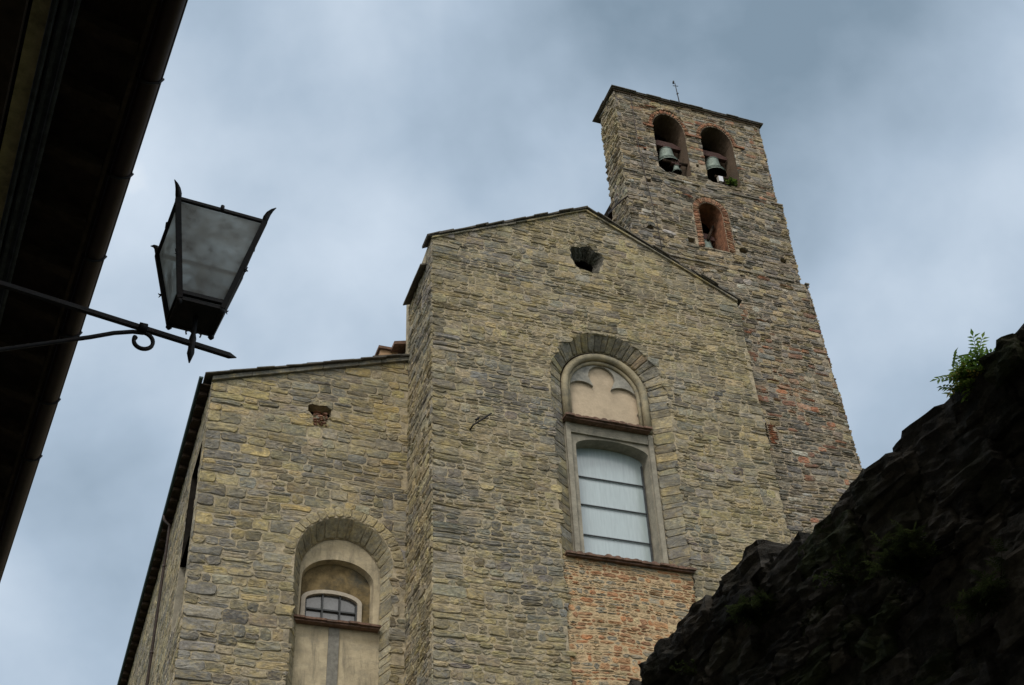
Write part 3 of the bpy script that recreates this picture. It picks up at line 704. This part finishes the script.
fill_wall(mb, fT, TX0, 19.6, ZB, TZ, (.10, .21), (.16, .5), holes=H, top=lambda u: TZ - .02, rightf=tright, colf=tower_col, relief=(.008, .04), wav=.055, split=.35, gap=.010, lap=.012)
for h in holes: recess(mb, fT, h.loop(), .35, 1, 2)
# string courses
for z, x1 in ((30.16, 18.46), (26.96, 18.72)):
    x = TX0 - .02
    while x < x1:
        l = min(U_(.25, .6), x1 - x + .01)
        if R_() < .7: mb.box((x, YT - .04 - U_(0, .03), z - .035), (x + l - .01, YT + .02, z + .01), 0, mul((.15, .14, .12), U_(.7, 1.2)))
        x += l
tw = mb.build('front_wall', [TSTONE, TMORTAR, DARK], tower)
# left wall, and an unseen stepped-back rear body added to darken the openings
mb = MB()
def fTL(u, z, d): return (TX0 - d, u, z)
mb.add([fTL(YT, ZB, 0), fTL(25.46, ZB, 0), fTL(25.46, TZ, 0), fTL(YT, TZ, 0)], [(0, 1, 2, 3)], 1)
fill_wall(mb, fTL, YT, 25.46, ZB + 10, TZ, (.10, .18), (.18, .42), top=lambda u: TZ - .02, colf=lambda u, z: mul(nave_col(u, z, 60), .95), relief=(.015, .05), wav=.05, split=.2)
mb.add([(TX0, 25.46, ZB), (14.8, 26.3, ZB), (14.8, 26.3, TZ), (TX0, 25.46, TZ)], [(0, 1, 2, 3)], 1)
mb.add([(14.8, 26.3, ZB), (14.8, 27.6, ZB), (14.8, 27.6, TZ), (14.8, 26.3, TZ)], [(0, 1, 2, 3)], 1)
mb.add([(14.8, 27.6, ZB), (18.25, 27.6, ZB), (18.25, 27.6, TZ), (14.8, 27.6, TZ)], [(0, 1, 2, 3)], 1)
rv = [(tright(z), z) for z in (ZB, 20, 26.94, 26.96, 30.14, 30.16, TZ)]
mb.add([(x, YT, z) for x, z in rv] + [(x, 28, z) for x, z in rv], [(i, i + 1, i + 8, i + 7) for i in range(6)], 1)
def fTR(u, z, d): return (tright(z) + d, u, z)
fill_wall(mb, fTR, YT, 28, ZB + 10, TZ, (.12, .2), (.25, .5), top=lambda u: TZ - .02, colf=tower_col, relief=(.015, .045), wav=.04, split=.2)
mb.box((TX0 + .1, YT + .15, 0), (19.2, 27.9, ZB), 1)
# chamber floor and back, coloured near-black so the openings look unlit
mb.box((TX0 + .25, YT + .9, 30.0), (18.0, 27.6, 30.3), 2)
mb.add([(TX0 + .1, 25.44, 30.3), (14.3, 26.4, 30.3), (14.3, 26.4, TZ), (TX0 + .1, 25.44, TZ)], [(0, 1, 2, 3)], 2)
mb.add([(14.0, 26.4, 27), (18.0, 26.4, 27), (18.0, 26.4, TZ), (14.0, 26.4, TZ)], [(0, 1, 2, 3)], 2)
mb.build('side_walls', [TSTONE, TMORTAR, DARK], tower)
mb = MB()
zz = TZ + .0
P = [(TX0 - .09, YT - .1), (TX0 - .09, 25.5), (14.7, 26.4), (14.7, 27.6), (18.36, 27.6), (18.36, YT - .1)]
mb.prism([(x, y, zz + .02) for x, y in P], (0, 0, .03))
x = TX0 - .11
while x < 18.36:
    l = U_(.3, .55); e = min(x + l, 18.39); mb.box((x, YT - .13 + U_(-.02, .02), zz + .054 + U_(0, .008)), (e - .01, YT + .5, zz + .085)); x = e
y = YT + .52
while y < 25.6: mb.box((TX0 - .12 + U_(-.015, .015), y, zz + .054), (TX0 + .3, y + .3, zz + .085)); y += .31
mb.box((TX0 + .0, YT - .05, zz - .03), (18.26, YT + .1, zz + .015), 1)
mb.build('roof', [SLAB, REV], tower)
# bell openings: brick arches with deep reveals
def opening(name, A, O, t0, t1, depth, brick, lab):
    mb = MB(); l = A.loop(14)
    mb.strip([fT(*p, 0) for p in l], [fT(*p, -depth) for p in l], 0, (.2, .12, .08), closed=True)
    ring(mb, fT, O, A, .01, .01, t0, t1, .085, lambda u, z: mul(random.choice([(.27, .12, .07), (.24, .14, .09), (.30, .15, .09)]), U_(.7, 1.15)), relief=.02, m=1, gap=.005)
    return mb.build(name, [brick, BRICKM], tower, lab)
opening('bell_opening', b1, Arch(14.90, .70, 30.45, 32.42, rise=.88), 1, 2, .85, REV, None)
opening('bell_opening', b2, Arch(16.55, .72, 30.5, 32.36, rise=.90), 1, 2, .85, REV, None)
opening('lower_window', b3, Arch(15.86, .60, 27.55, 29.12), 0, 3, .8, BRICKR, 'narrow arched opening framed in orange brick')
for x0, x1 in ((14.13, 14.35), (15.45, 15.98), (17.12, 17.5)):
    mb = MB(); mb.box((x0, YT - .065, 32.34), (x1, YT + .05, 32.41)); mb.build('impost', BRICKR, tower)
# slit window with brick on its right
mb = MB(); recess(mb, fT, slit.loop(6), .5, 1, 1)
def f2(u, z, d): return fT(u, z, d)
for i in range(9): 
    z = 20.9 + i * .068; stone(mb, fT, 16.37, 16.37 + U_(.16, .28), z, z + .06, relief=.03, gap=.004, col=mul((.32, .13, .07), U_(.8, 1.2)))
mb.build('slit_window', [BRICKM, DARK], tower)
mb = MB()
mb.tube([(13.14, 23.98 + .35, 28.95), (13.06, 24.6, 29.0), (13.05, 25.0, 29.15), (13.05, 25.5, 29.32)], .025, 6)
mb.tube([(13.7, YT - .06, 33.7), (13.72, YT - .07, 31), (13.95, YT - .08, 28.2), (14.0, YT - .09, 26.2)], .012, 5)
mb.build('cable', PIPE, tower)
mb = MB(); mb.tube([(15.62, 24.62, 33.76), (15.56, 24.62, 35.15)], [.02, .012], 6); mb.tube([(15.47, 24.62, 34.98), (15.66, 24.62, 35.02)], .012, 5); mb.tube([(15.5, 24.62, 35.1), (15.52, 24.62, 35.22)], .03, 6); mb.tube([(15.56, 24.62, 34.6), (15.62, 24.62, 34.66)], .02, 5)
o = mb.build('lightning_rod', IRON); tag(o, 'thin metal rod standing up from the bell tower roof edge', 'lightning rod')

# bells ---------------------------------------------------------------
def bell(label, loc, R, group='church bells', yoke=.8, dark=False):
    t = thing('bell', label, 'bell', loc, group); x, y, z = loc; H = R * 2.05
    mb = MB(); prof = [(R, 0), (R * .93, H * .07), (R * .80, H * .2), (R * .66, H * .42), (R * .58, H * .65), (R * .53, H * .82), (R * .42, H * .93), (R * .18, H), (.001, H)]
    mb.lathe(prof, loc, 28, 0); mb.lathe([(R, 0), (R * .9, H * .01), (R * .76, H * .15), (R * .6, H * .42), (R * .5, H * .8), (.001, H * .9)], loc, 28, 1)
    for k in (.1, .24, .84): 
        rr = R * (.93 if k < .15 else .785 if k < .3 else .53) + .006
        mb.tube([(x + rr * cos(a), y + rr * sin(a), z + H * k) for a in [2 * pi * i / 24 for i in range(25)]], .012, 5, 0, cap=False)
    mb.build('bell_body', [BRONZE if not dark else BRONZED, BRONZED], t)
    mb = MB(); mb.tube([(x, y, z + H * .8), (x + .02, y, z - R * .05)], [.02, .03], 6); mb.lathe([(.001, -R * .18), (R * .13, -R * .08), (R * .13, 0), (.001, R * .1)], (x + .02, y, z), 10); mb.build('clapper', BRONZED, t)
    mb = MB()
    w_ = yoke / 2; mb.prism([(x - w_, y - .07, z + H + .03), (x + w_, y - .07, z + H + .03), (x + w_, y - .07, z + H + .14), (x + w_ * .5, y - .07, z + H + .26), (x - w_ * .5, y - .07, z + H + .26), (x - w_, y - .07, z + H + .14)], (0, .14, 0))
    for s in (-.12, .12): mb.box((x + s * R * 2 - .015, y - .09, z + H * .9), (x + s * R * 2 + .015, y + .09, z + H + .1))
    mb.build('yoke', YOKE, t)
    return t
bell('grey green bell in the left arch of the bell tower, small bell below it', (14.93, 24.84, 31.25), .38, yoke=1.02)
bell('pale green bell hanging in the right arch of the bell tower above the white box', (16.55, 24.86, 31.33), .38, yoke=1.04)
bell('smallest bell, below the larger bell in the left arch of the bell tower', (15.08, 24.62, 30.78), .15, yoke=.34)
bell('dark bell in the low brick framed opening of the bell tower', (15.84, 24.95, 27.82), .3, yoke=.6)
for x, z, lab in ((15.10, 31.17, 'wooden beam with pale round end across the left bell arch'), (16.85, 30.98, 'wooden beam with pale round end across the right bell arch')):
    t = thing('beam', lab, 'beam', (x, 24.55, z))
    mb = MB(); mb.tube([(x - .45, 24.62, z + .05), (x + .38, 24.55, z)], .055, 8); mb.build('timber', WOODD, t)
    mb = MB(); mb.tube([(x + .385, 24.54, z), (x + .43, 24.52, z - .01)], .07, 12); mb.build('end_cap', PALE, t)
mb = MB(); mb.box((16.38, 24.42, 30.62), (16.54, 24.52, 30.86), 0); mb.box((16.39, 24.40, 30.63), (16.53, 24.42, 30.85), 1)
mb.box((16.44, 24.45, 30.48), (16.48, 24.50, 30.62), 0)
o = mb.build('electric_box', [PALE, WHITE]); tag(o, 'small white electric box on the sill of the right bell arch', 'electric box')
mb = MB(); mb.tube([(16.18, 24.9, 29.1), (15.82, 24.75, 28.3)], .045, 6); o = mb.build('diagonal_strut', WOODD); tag(o, 'dark slanting beam inside the low brick framed tower opening', 'beam')

# ------------------------------------------------------------------ plants
def leaf(mb, p, dr, l, wd, up_=(0, 0, 1), c=(.05, .08, .02)):
    p = Vector(p); dr = Vector(dr).normalized(); s = dr.cross(Vector(up_))
    if s.length < .1: s = Vector((1, 0, 0))
    s.normalize(); nn = s.cross(dr)
    mid = p + dr * l * .45; tip = p + dr * l - nn * l * .12
    mb.add([p, mid + s * wd / 2 + nn * wd * .15, tip, mid - s * wd / 2 + nn * wd * .15, mid], [(0, 1, 4), (1, 2, 4), (2, 3, 4), (3, 0, 4)], 1, c)
def plant(name, label, cat, root, nst, ln_, spread, lsize, cols, group=None, dirv=(0, 0, 1), dens=1.0, comp=True):
    t = thing(name, label, cat, root, group); mb = MB(); fb = MB(); root = Vector(root)
    for i in range(nst):
        d = (Vector(dirv) + Vector((U_(-1, 1), U_(-1, 1), U_(-.4, .6))) * spread).normalized(); L0 = ln_ * U_(.5, 1)
        pts = []; p = root + Vector((U_(-1, 1), U_(-1, 1), 0)) * ln_ * .08
        for k in range(7):
            pts.append(p.copy()); p = p + d * L0 / 6; d = (d + Vector((U_(-.12, .12), U_(-.12, .12), -.06))).normalized()
        mb.tube(pts, [ln_ * .012 * (1 - k / 9) for k in range(7)], 5)
        for k in range(1, 7):
            for q in range(max(1, int(4 * dens))):
                a = Vector((U_(-1, 1), U_(-1, 1), U_(-.5, .7))).normalized()
                if comp:   # leaflets along a side stalk
                    st = lsize * 2.2; s_ = a.cross(Vector((0, 0, 1)))
                    if s_.length < .1: s_ = Vector((1, 0, 0))
                    s_.normalize(); c = mul(random.choice(cols), U_(.7, 1.3)); b0 = pts[k]
                    fb.tube([b0, b0 + a * st], lsize * .03, 3, 0)
                    for j in range(5):
                        for sg in (-1, 1): leaf(fb, b0 + a * st * (j + .5) / 5, a * .6 + s_ * sg, lsize * U_(.7, 1), lsize * .38, c=c)
                    leaf(fb, b0 + a * st, a, lsize, lsize * .4, c=c)
                else: leaf(fb, pts[k], a, lsize * U_(.6, 1.2), lsize * .55, c=mul(random.choice(cols), U_(.6, 1.3)))
    mb.build('stem', STEM, t); fb.build('foliage', [STEM, LEAF], t)
    return t
G = [(.06, .11, .02), (.09, .15, .03), (.045, .085, .02), (.13, .17, .04)]
plant('leafy_plant', 'small green plant growing on the sill of the right bell arch', 'plant', (16.72, 24.42, 30.5), 9, .38, .8, .11, G, comp=False, dirv=(.15, -.5, .5))
# ------------------------------------------------------------------ dark rubble wall on the right
wall = thing('stone_wall', 'almost black mossy rubble wall with uneven top rising beside the lane', 'wall', (2.75, 4, 0))
mb = MB(); WX = 2.5
prof = [(-6, 4.0), (2.32, 3.99), (2.44, 3.96), (2.72, 3.98), (3.1, 4.0), (3.2, 4.05), (3.26, 4.03), (3.43, 4.0), (3.66, 4.01), (3.85, 4.05), (4.0, 4.16), (4.15, 4.16), (4.47, 4.16), (4.68, 4.13), (4.95, 4.13), (5.15, 4.10), (7, 4.16), (12, 4.1)]
def wtop(y): return .018 + float(np.interp(y, [p[0] for p in prof], [p[1] for p in prof]))
def rock(mb, c, ax, col, res=6, amp=.16, sd=0):
    """a rough boulder-like block: a rounded box with noisy faces; ax = three half axes."""
    P = []; idx = {}; fs = []
    def vert(p):
        k = tuple(round(q, 4) for q in p)
        if k in idx: return idx[k]
        v = Vector(p); s = v.normalized(); v = v * .86 + s * .14 * 1.25
        n = noise.noise(v * 1.3 + Vector((sd, sd * 2, 0))) * amp * 1.3 + noise.noise(v * 2.9 + Vector((sd, 0, sd))) * amp * .8 + noise.noise(v * 7 + Vector((sd, 0, sd))) * amp * .18
        v = v * (1 + n); idx[k] = len(P); P.append(Vector(c) + ax[0] * v.x + ax[1] * v.y + ax[2] * v.z); return idx[k]
    for a in range(3):
        for s in (-1, 1):
            for i in range(res):
                for j in range(res):
                    q = []
                    for (di, dj) in ((0, 0), (1, 0), (1, 1), (0, 1)):
                        p = [0, 0, 0]; p[a] = s; p[(a + 1) % 3] = -1 + 2 * (i + di) / res; p[(a + 2) % 3] = -1 + 2 * (j + dj) / res; q.append(vert(p))
                    fs.append(tuple(q))
    mb.add(P, fs, 0, col, False)
z = 0.5
while z < 4.3:
    h = U_(.045, .125); y = .2
    far = z < 1.6
    while y < 9.5:
        l = U_(.08, .30) * (.55 + h * 5)
        if R_() < .12: l *= 1.4
        zz = z + .05 * ns(y * .8, z, 4) + h / 2; yy = y + l / 2
        top = wtop(yy) - .02
        if zz + h * .35 < top:
            tl = U_(-.12, .12)
            ax = (Vector((U_(.10, .14), 0, 0)), Vector((U_(-.02, .02), cos(tl), sin(tl))) * l * .54, Vector((0, -sin(tl), cos(tl))) * h * .56)
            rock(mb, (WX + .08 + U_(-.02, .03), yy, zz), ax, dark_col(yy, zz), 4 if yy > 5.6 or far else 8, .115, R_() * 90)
        y += l
    z += h
# coping stones
y = .2
while y < 9.5:
    l = U_(.12, .30); yy = y + l / 2; tl = U_(-.12, .12)
    for xx in (.10, .36):
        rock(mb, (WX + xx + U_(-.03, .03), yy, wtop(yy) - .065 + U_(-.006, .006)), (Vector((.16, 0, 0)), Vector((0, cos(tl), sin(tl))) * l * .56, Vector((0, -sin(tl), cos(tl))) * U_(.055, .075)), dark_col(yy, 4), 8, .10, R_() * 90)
    y += l * .9
mb.box((WX + .06, -6, 0), (WX + .55, 14, 3.9), 1)
mb.box((WX + .0, -6, 0), (WX + .06, .3, 3.95), 1)
mb.build('rubble', [DSTONE, EARTH], wall)
shr = plant('leafy_shrub', 'small green and yellow leaved shrub sprouting from the dark wall top against the sky', 'shrub', (2.50, 2.50, 3.95), 10, .14, .55, .027,
      [(.24, .34, .07), (.28, .38, .08), (.15, .26, .06), (.50, .40, .10), (.16, .24, .07)], dirv=(-.1, .5, .45), dens=.75)
DG = [(.055, .075, .025), (.07, .09, .03), (.04, .055, .02)]
for i, (y, z, n, s, lab) in enumerate(((3.95, 3.88, 14, .13, 'dim green tuft on the dark wall near its lower crest'), (3.32, 3.70, 16, .14, 'dim green tuft in the middle of the dark wall face'),
      (2.98, 3.56, 20, .17, 'widest dim fern clump on the dark wall face below the skyline'), (4.5, 3.9, 8, .13, 'dim green tuft lowest on the dark wall, near the brick filling'),
      (2.7, 3.3, 8, .15, 'dim weeds in the dark wall joints near the corner'))):
    plant('wall_plant', lab, 'wall plant', (WX - .05, y, z), n, s, .8, .017, DG, group='small plants in the dark wall', dirv=(-.6, -.1, .5), dens=1.2, comp=i % 2 == 0)
mb = MB()
for k in range(4): mb.add([(2.48 + k * .01, 4.03 + .01 * k, 4.16), (2.484 + k * .01, 4.036 + .01 * k, 4.16), (2.46 + k * .012, 4.04 + U_(-.02, .02), 4.27 + U_(0, .05))], [(0, 1, 2)], 0, (.05, .06, .02))
o = mb.build('grass_tuft', LEAF); tag(o, 'few thin grass blades on the crest of the dark wall', 'grass tuft')

# ------------------------------------------------------------------ house on the left, close to the camera
TH = radians(5.5); n_ = Vector((cos(TH), sin(TH), 0)); d_ = Vector((-sin(TH), cos(TH), 0))
def fH(a, b, z): return tuple(n_ * a + d_ * b + Vector((0, 0, z)))
house = thing('house', 'dark old house with deep wooden eaves overhanging the lane, close to the camera', 'house', (-1.0, 0, 0))
ZV = 9.0
D0, D1 = -14, 30
mb = MB(); mb.box((-6, D0, 0), (-.95, D1, ZV + .3), 0, f=fH); mb.build('wall', WALLPL, house)
mb = MB(); a = .52
mb.prism([fH(.47, D0, ZV + .08), fH(-1.0, D0, ZV + .42), fH(-5, D0, ZV + 1.5), fH(-5, D0, ZV + 1.62), fH(-1, D0, ZV + .54), fH(.47, D0, ZV + .19)], d_ * (D1 - D0))
rf = mb.build('roof', WOODD, house)
mb = MB(); k = D0
while k < D1:
    mb.tube([fH(.47, k, ZV + .19), fH(-.4, k, ZV + .40)], .085, 8); k += .24
mb.build('roof_tile', TERRA, rf)
k = 1.2
while k < 16:
    mb = MB(); mb.box((-.94, k, ZV - .08), (.34, k + .10, ZV + .02), 0, f=lambda a, b, z: fH(a, b, z + (.34 - a) * .25)); mb.build('rafter', WOODD, house); k += .62
mb = MB(); mb.box((.35, D0, ZV - .04), (.38, D1, ZV + .028), 0, f=fH); mb.build('fascia', WOODD, house)
mb = MB(); pts = [(.075 * cos(t), .075 * sin(t)) for t in [pi + pi * q / 8 for q in range(9)]]
for D in (0, ):
    mb.strip([fH(.485 + x, D0, ZV + .05 + z) for x, z in pts], [fH(.485 + x, D1, ZV + .05 + z) for x, z in pts], closed=False, smooth=True)
mb.tube([fH(.56, D0, ZV + .05), fH(.56, D1, ZV + .05)], .010, 6)
mb.build('gutter', mat('dark_red_gutter', (.022, .010, .009), rough=.5, var=.3, bump=.1), house)
for b in (4.4, 5.45, 6.5, 7.5, 8.5, 9.55, 10.6, 11.6):
    mb = MB(); mb.tube([fH(.385, b, ZV + .02), fH(.42, b, ZV - .03), fH(.48, b, ZV - .035), fH(.55, b, ZV + .0), fH(.575, b, ZV + .055)], .011, 5); mb.build('gutter_bracket', IRON, house)
# cornice layers in front of the wall head
mb = MB(); mb.box((-.20, D0, ZV - .02), (-.12, D1, ZV + .14), 0, f=fH); mb.box((-.185, D0, ZV - .075), (-.155, D1, ZV - .022), 0, f=fH); mb.build('purlin', WOODB, house)
mb = MB(); mb.box((-.37, D0, ZV - .03), (-.215, D1, ZV + .10), 0, f=fH)
mb.build('plaster_cornice', OCHREPL, house)
mb = MB(); mb.tube([fH(-.235, D0, ZV - .07), fH(-.235, D1, ZV - .07)], .022, 6); mb.tube([fH(-.10, D0, ZV - .03), fH(-.10, D1, ZV - .03)], .02, 6)
mb.build('cable', WOODB, house)
mb = MB(); mb.box((-.95, D0, ZV - .35), (-.39, D1, ZV - .10), 0, f=fH); mb.build('wall_cornice', WOODD, house)

# ------------------------------------------------------------------ street lamp on its bracket
LC = Vector((0.291, 4.662, 0))
lamp = thing('street_lamp', 'black iron lantern with dirty glass on a scrolled wall bracket', 'street lamp', (LC.x, LC.y, 5.275))
def fK(a, b, z): return tuple(LC + n_ * a + d_ * b + Vector((0, 0, z)))
ZT, ZBt, HT, HB = 5.915, 5.43, .201, .095
cor = [(-1, -1), (1, -1), (1, 1), (-1, 1)]
mb = MB()
def fr(s, z, k): q = (z - 5.43) / .485; return fK(s[0] * k + .016 * q, s[1] * k + .004 * q, z)
for s in cor: mb.tube([fr(s, ZBt, HB), fr(s, ZT, HT)], .0175, 4, smooth=False)
for i in range(4):
    a, b = cor[i], cor[(i + 1) % 4]
    mb.tube([fr(a, ZT, HT), fr(b, ZT, HT)], .011, 4, smooth=False); mb.tube([fr(a, ZBt, HB), fr(b, ZBt, HB)], .012, 4, smooth=False)
    zz = ZBt + .03; k = HB + (HT - HB) * .06
    mb.tube([fr(a, zz, k), fr(b, zz, k)], .014, 4, smooth=False)
mb.build('lantern_frame', IRON, lamp)
for s in cor:   # curled corner ears
    mb = MB(); q = lambda k, z: fr(s, z, k)
    mb.tube([q(HT - .006, ZT - .02), q(HT + .002, ZT + .025), q(HT + .010, ZT + .05), q(HT + .022, ZT + .066), q(HT + .036, ZT + .074)], [.013, .016, .013, .008, .002], 6)
    mb.build('corner_finial', IRON, lamp)
    mb = MB(); mb.tube([q(HB, ZBt - .002), q(HB, ZBt - .018), q(HB, ZBt - .03)], [.010, .015, .006], 8); mb.build('foot', IRON, lamp)
for i in range(4):
    a, b = cor[i], cor[(i + 1) % 4]; m_ = ((a[0] + b[0]) / 2, (a[1] + b[1]) / 2)
    mb = MB(); mb.tube([fr(m_, ZT - .005, HT), fr(m_, ZT + .025, HT + .004)], [.012, .009], 8); mb.build('top_knob', IRON, lamp)
    mb = MB(); zz = ZBt + (ZT - ZBt) * .42; k = HB + (HT - HB) * .42; s = a
    mb.tube([fr(s, zz, k + .005), fr(s, zz + .004, k + .018), fr(s, zz + .014, k + .024)], [.004, .004, .002], 5); mb.tube([fr(s, zz, k + .01), fr(s, zz - .012, k + .02)], [.004, .002], 5)
    mb.build('hook', IRON, lamp)
    mb = MB(); e = .004
    mb.add([fr(a, ZBt + .012, HB - .002), fr(b, ZBt + .012, HB - .002), fr(b, ZT - .01, HT - .003 - e), fr(a, ZT - .01, HT - .003 - e)], [(0, 1, 2, 3)])
    mb.build('glass_pane', GLASS_LAMP, lamp)
mb = MB(); mb.add([fr(s, ZBt + .002, HB) for s in cor] + [fr(s, ZBt - .006, HB) for s in cor], [(0, 1, 2, 3), (4, 5, 6, 7)] + [(i, (i + 1) % 4, (i + 1) % 4 + 4, i + 4) for i in range(4)])
mb.tube([fK(0, 0, ZBt), fK(0, 0, ZBt + .14)], .022, 8); mb.build('base_plate', IRON, lamp)
mb = MB(); mb.add([fr(s, ZT + .008, HT + .006) for s in cor] + [fK(0, 0, ZT + .10)], [(0, 1, 4), (1, 2, 4), (2, 3, 4), (3, 0, 4)]); mb.build('roof', GLASS_LAMP, lamp)  # unseen roof, glazed so that skylight enters the lantern
mb = MB(); mb.lathe([(.001, -.05), (.022, -.03), (.03, 0), (.022, .03), (.012, .06)], tuple(LC + Vector((0, 0, ZBt + .22))), 12); mb.build('bulb', mat('unlit_bulb', (.5, .5, .48), rough=.3, bump=0), lamp)
mb = MB()
mb.tube([fK(0, 0, ZBt), fK(0, 0, 5.33), fK(0, 0, 5.30), fK(0, 0, 5.25), fK(0, 0, 5.225), fK(0, 0, 5.17)], [.012, .011, .017, .015, .017, .003], 8)
for s in (-1, 1): mb.tube([fK(0, 0, 5.33), fK(s * .02, 0, 5.345), fK(s * .034, 0, 5.335), fK(s * .03, 0, 5.32)], .004, 5)
mb.build('stem', IRON, lamp)
mb = MB(); bz = lambda a: 5.275 - .095 * a
mb.tube([fK(a, 0, bz(a)) for a in (-1.25, -.6, 0, .168)] + [fK(.20, 0, bz(.2))], [.0145, .0145, .0145, .0145, .002], 4, smooth=False)
mb.build('bracket_arm', IRON, lamp)
mb = MB()
arc = [(-1.25, 4.72), (-1.0, 4.88), (-.75, 5.02), (-.55, 5.12), (-.42, 5.185), (-.33, 5.235), (-.255, 5.265), (-.21, 5.272)]
mb.tube([fK(a, 0, z) for a, z in arc], .0095, 6)
sp = []
for i in range(22):
    t = i / 21; ang = radians(95 - 300 * t); r = .046 * (1 - .5 * max(0, t - .4)); sp.append(fK(-.21 + .0 + r * cos(ang) , 0, 5.228 + r * sin(ang)))
mb.tube(sp, [.0095] * 18 + [.009, .010, .012, .012], 6)
mb.tube([fK(-.235, -.02, 5.285), fK(-.20, -.02, 5.285)], .02, 6)
mb.build('scroll_brace', IRON, lamp)
mb = MB(); mb.box((-1.262, -.05, 4.6), (-1.24, .05, 5.5), 0, f=fK); mb.build('wall_plate', IRON, lamp)
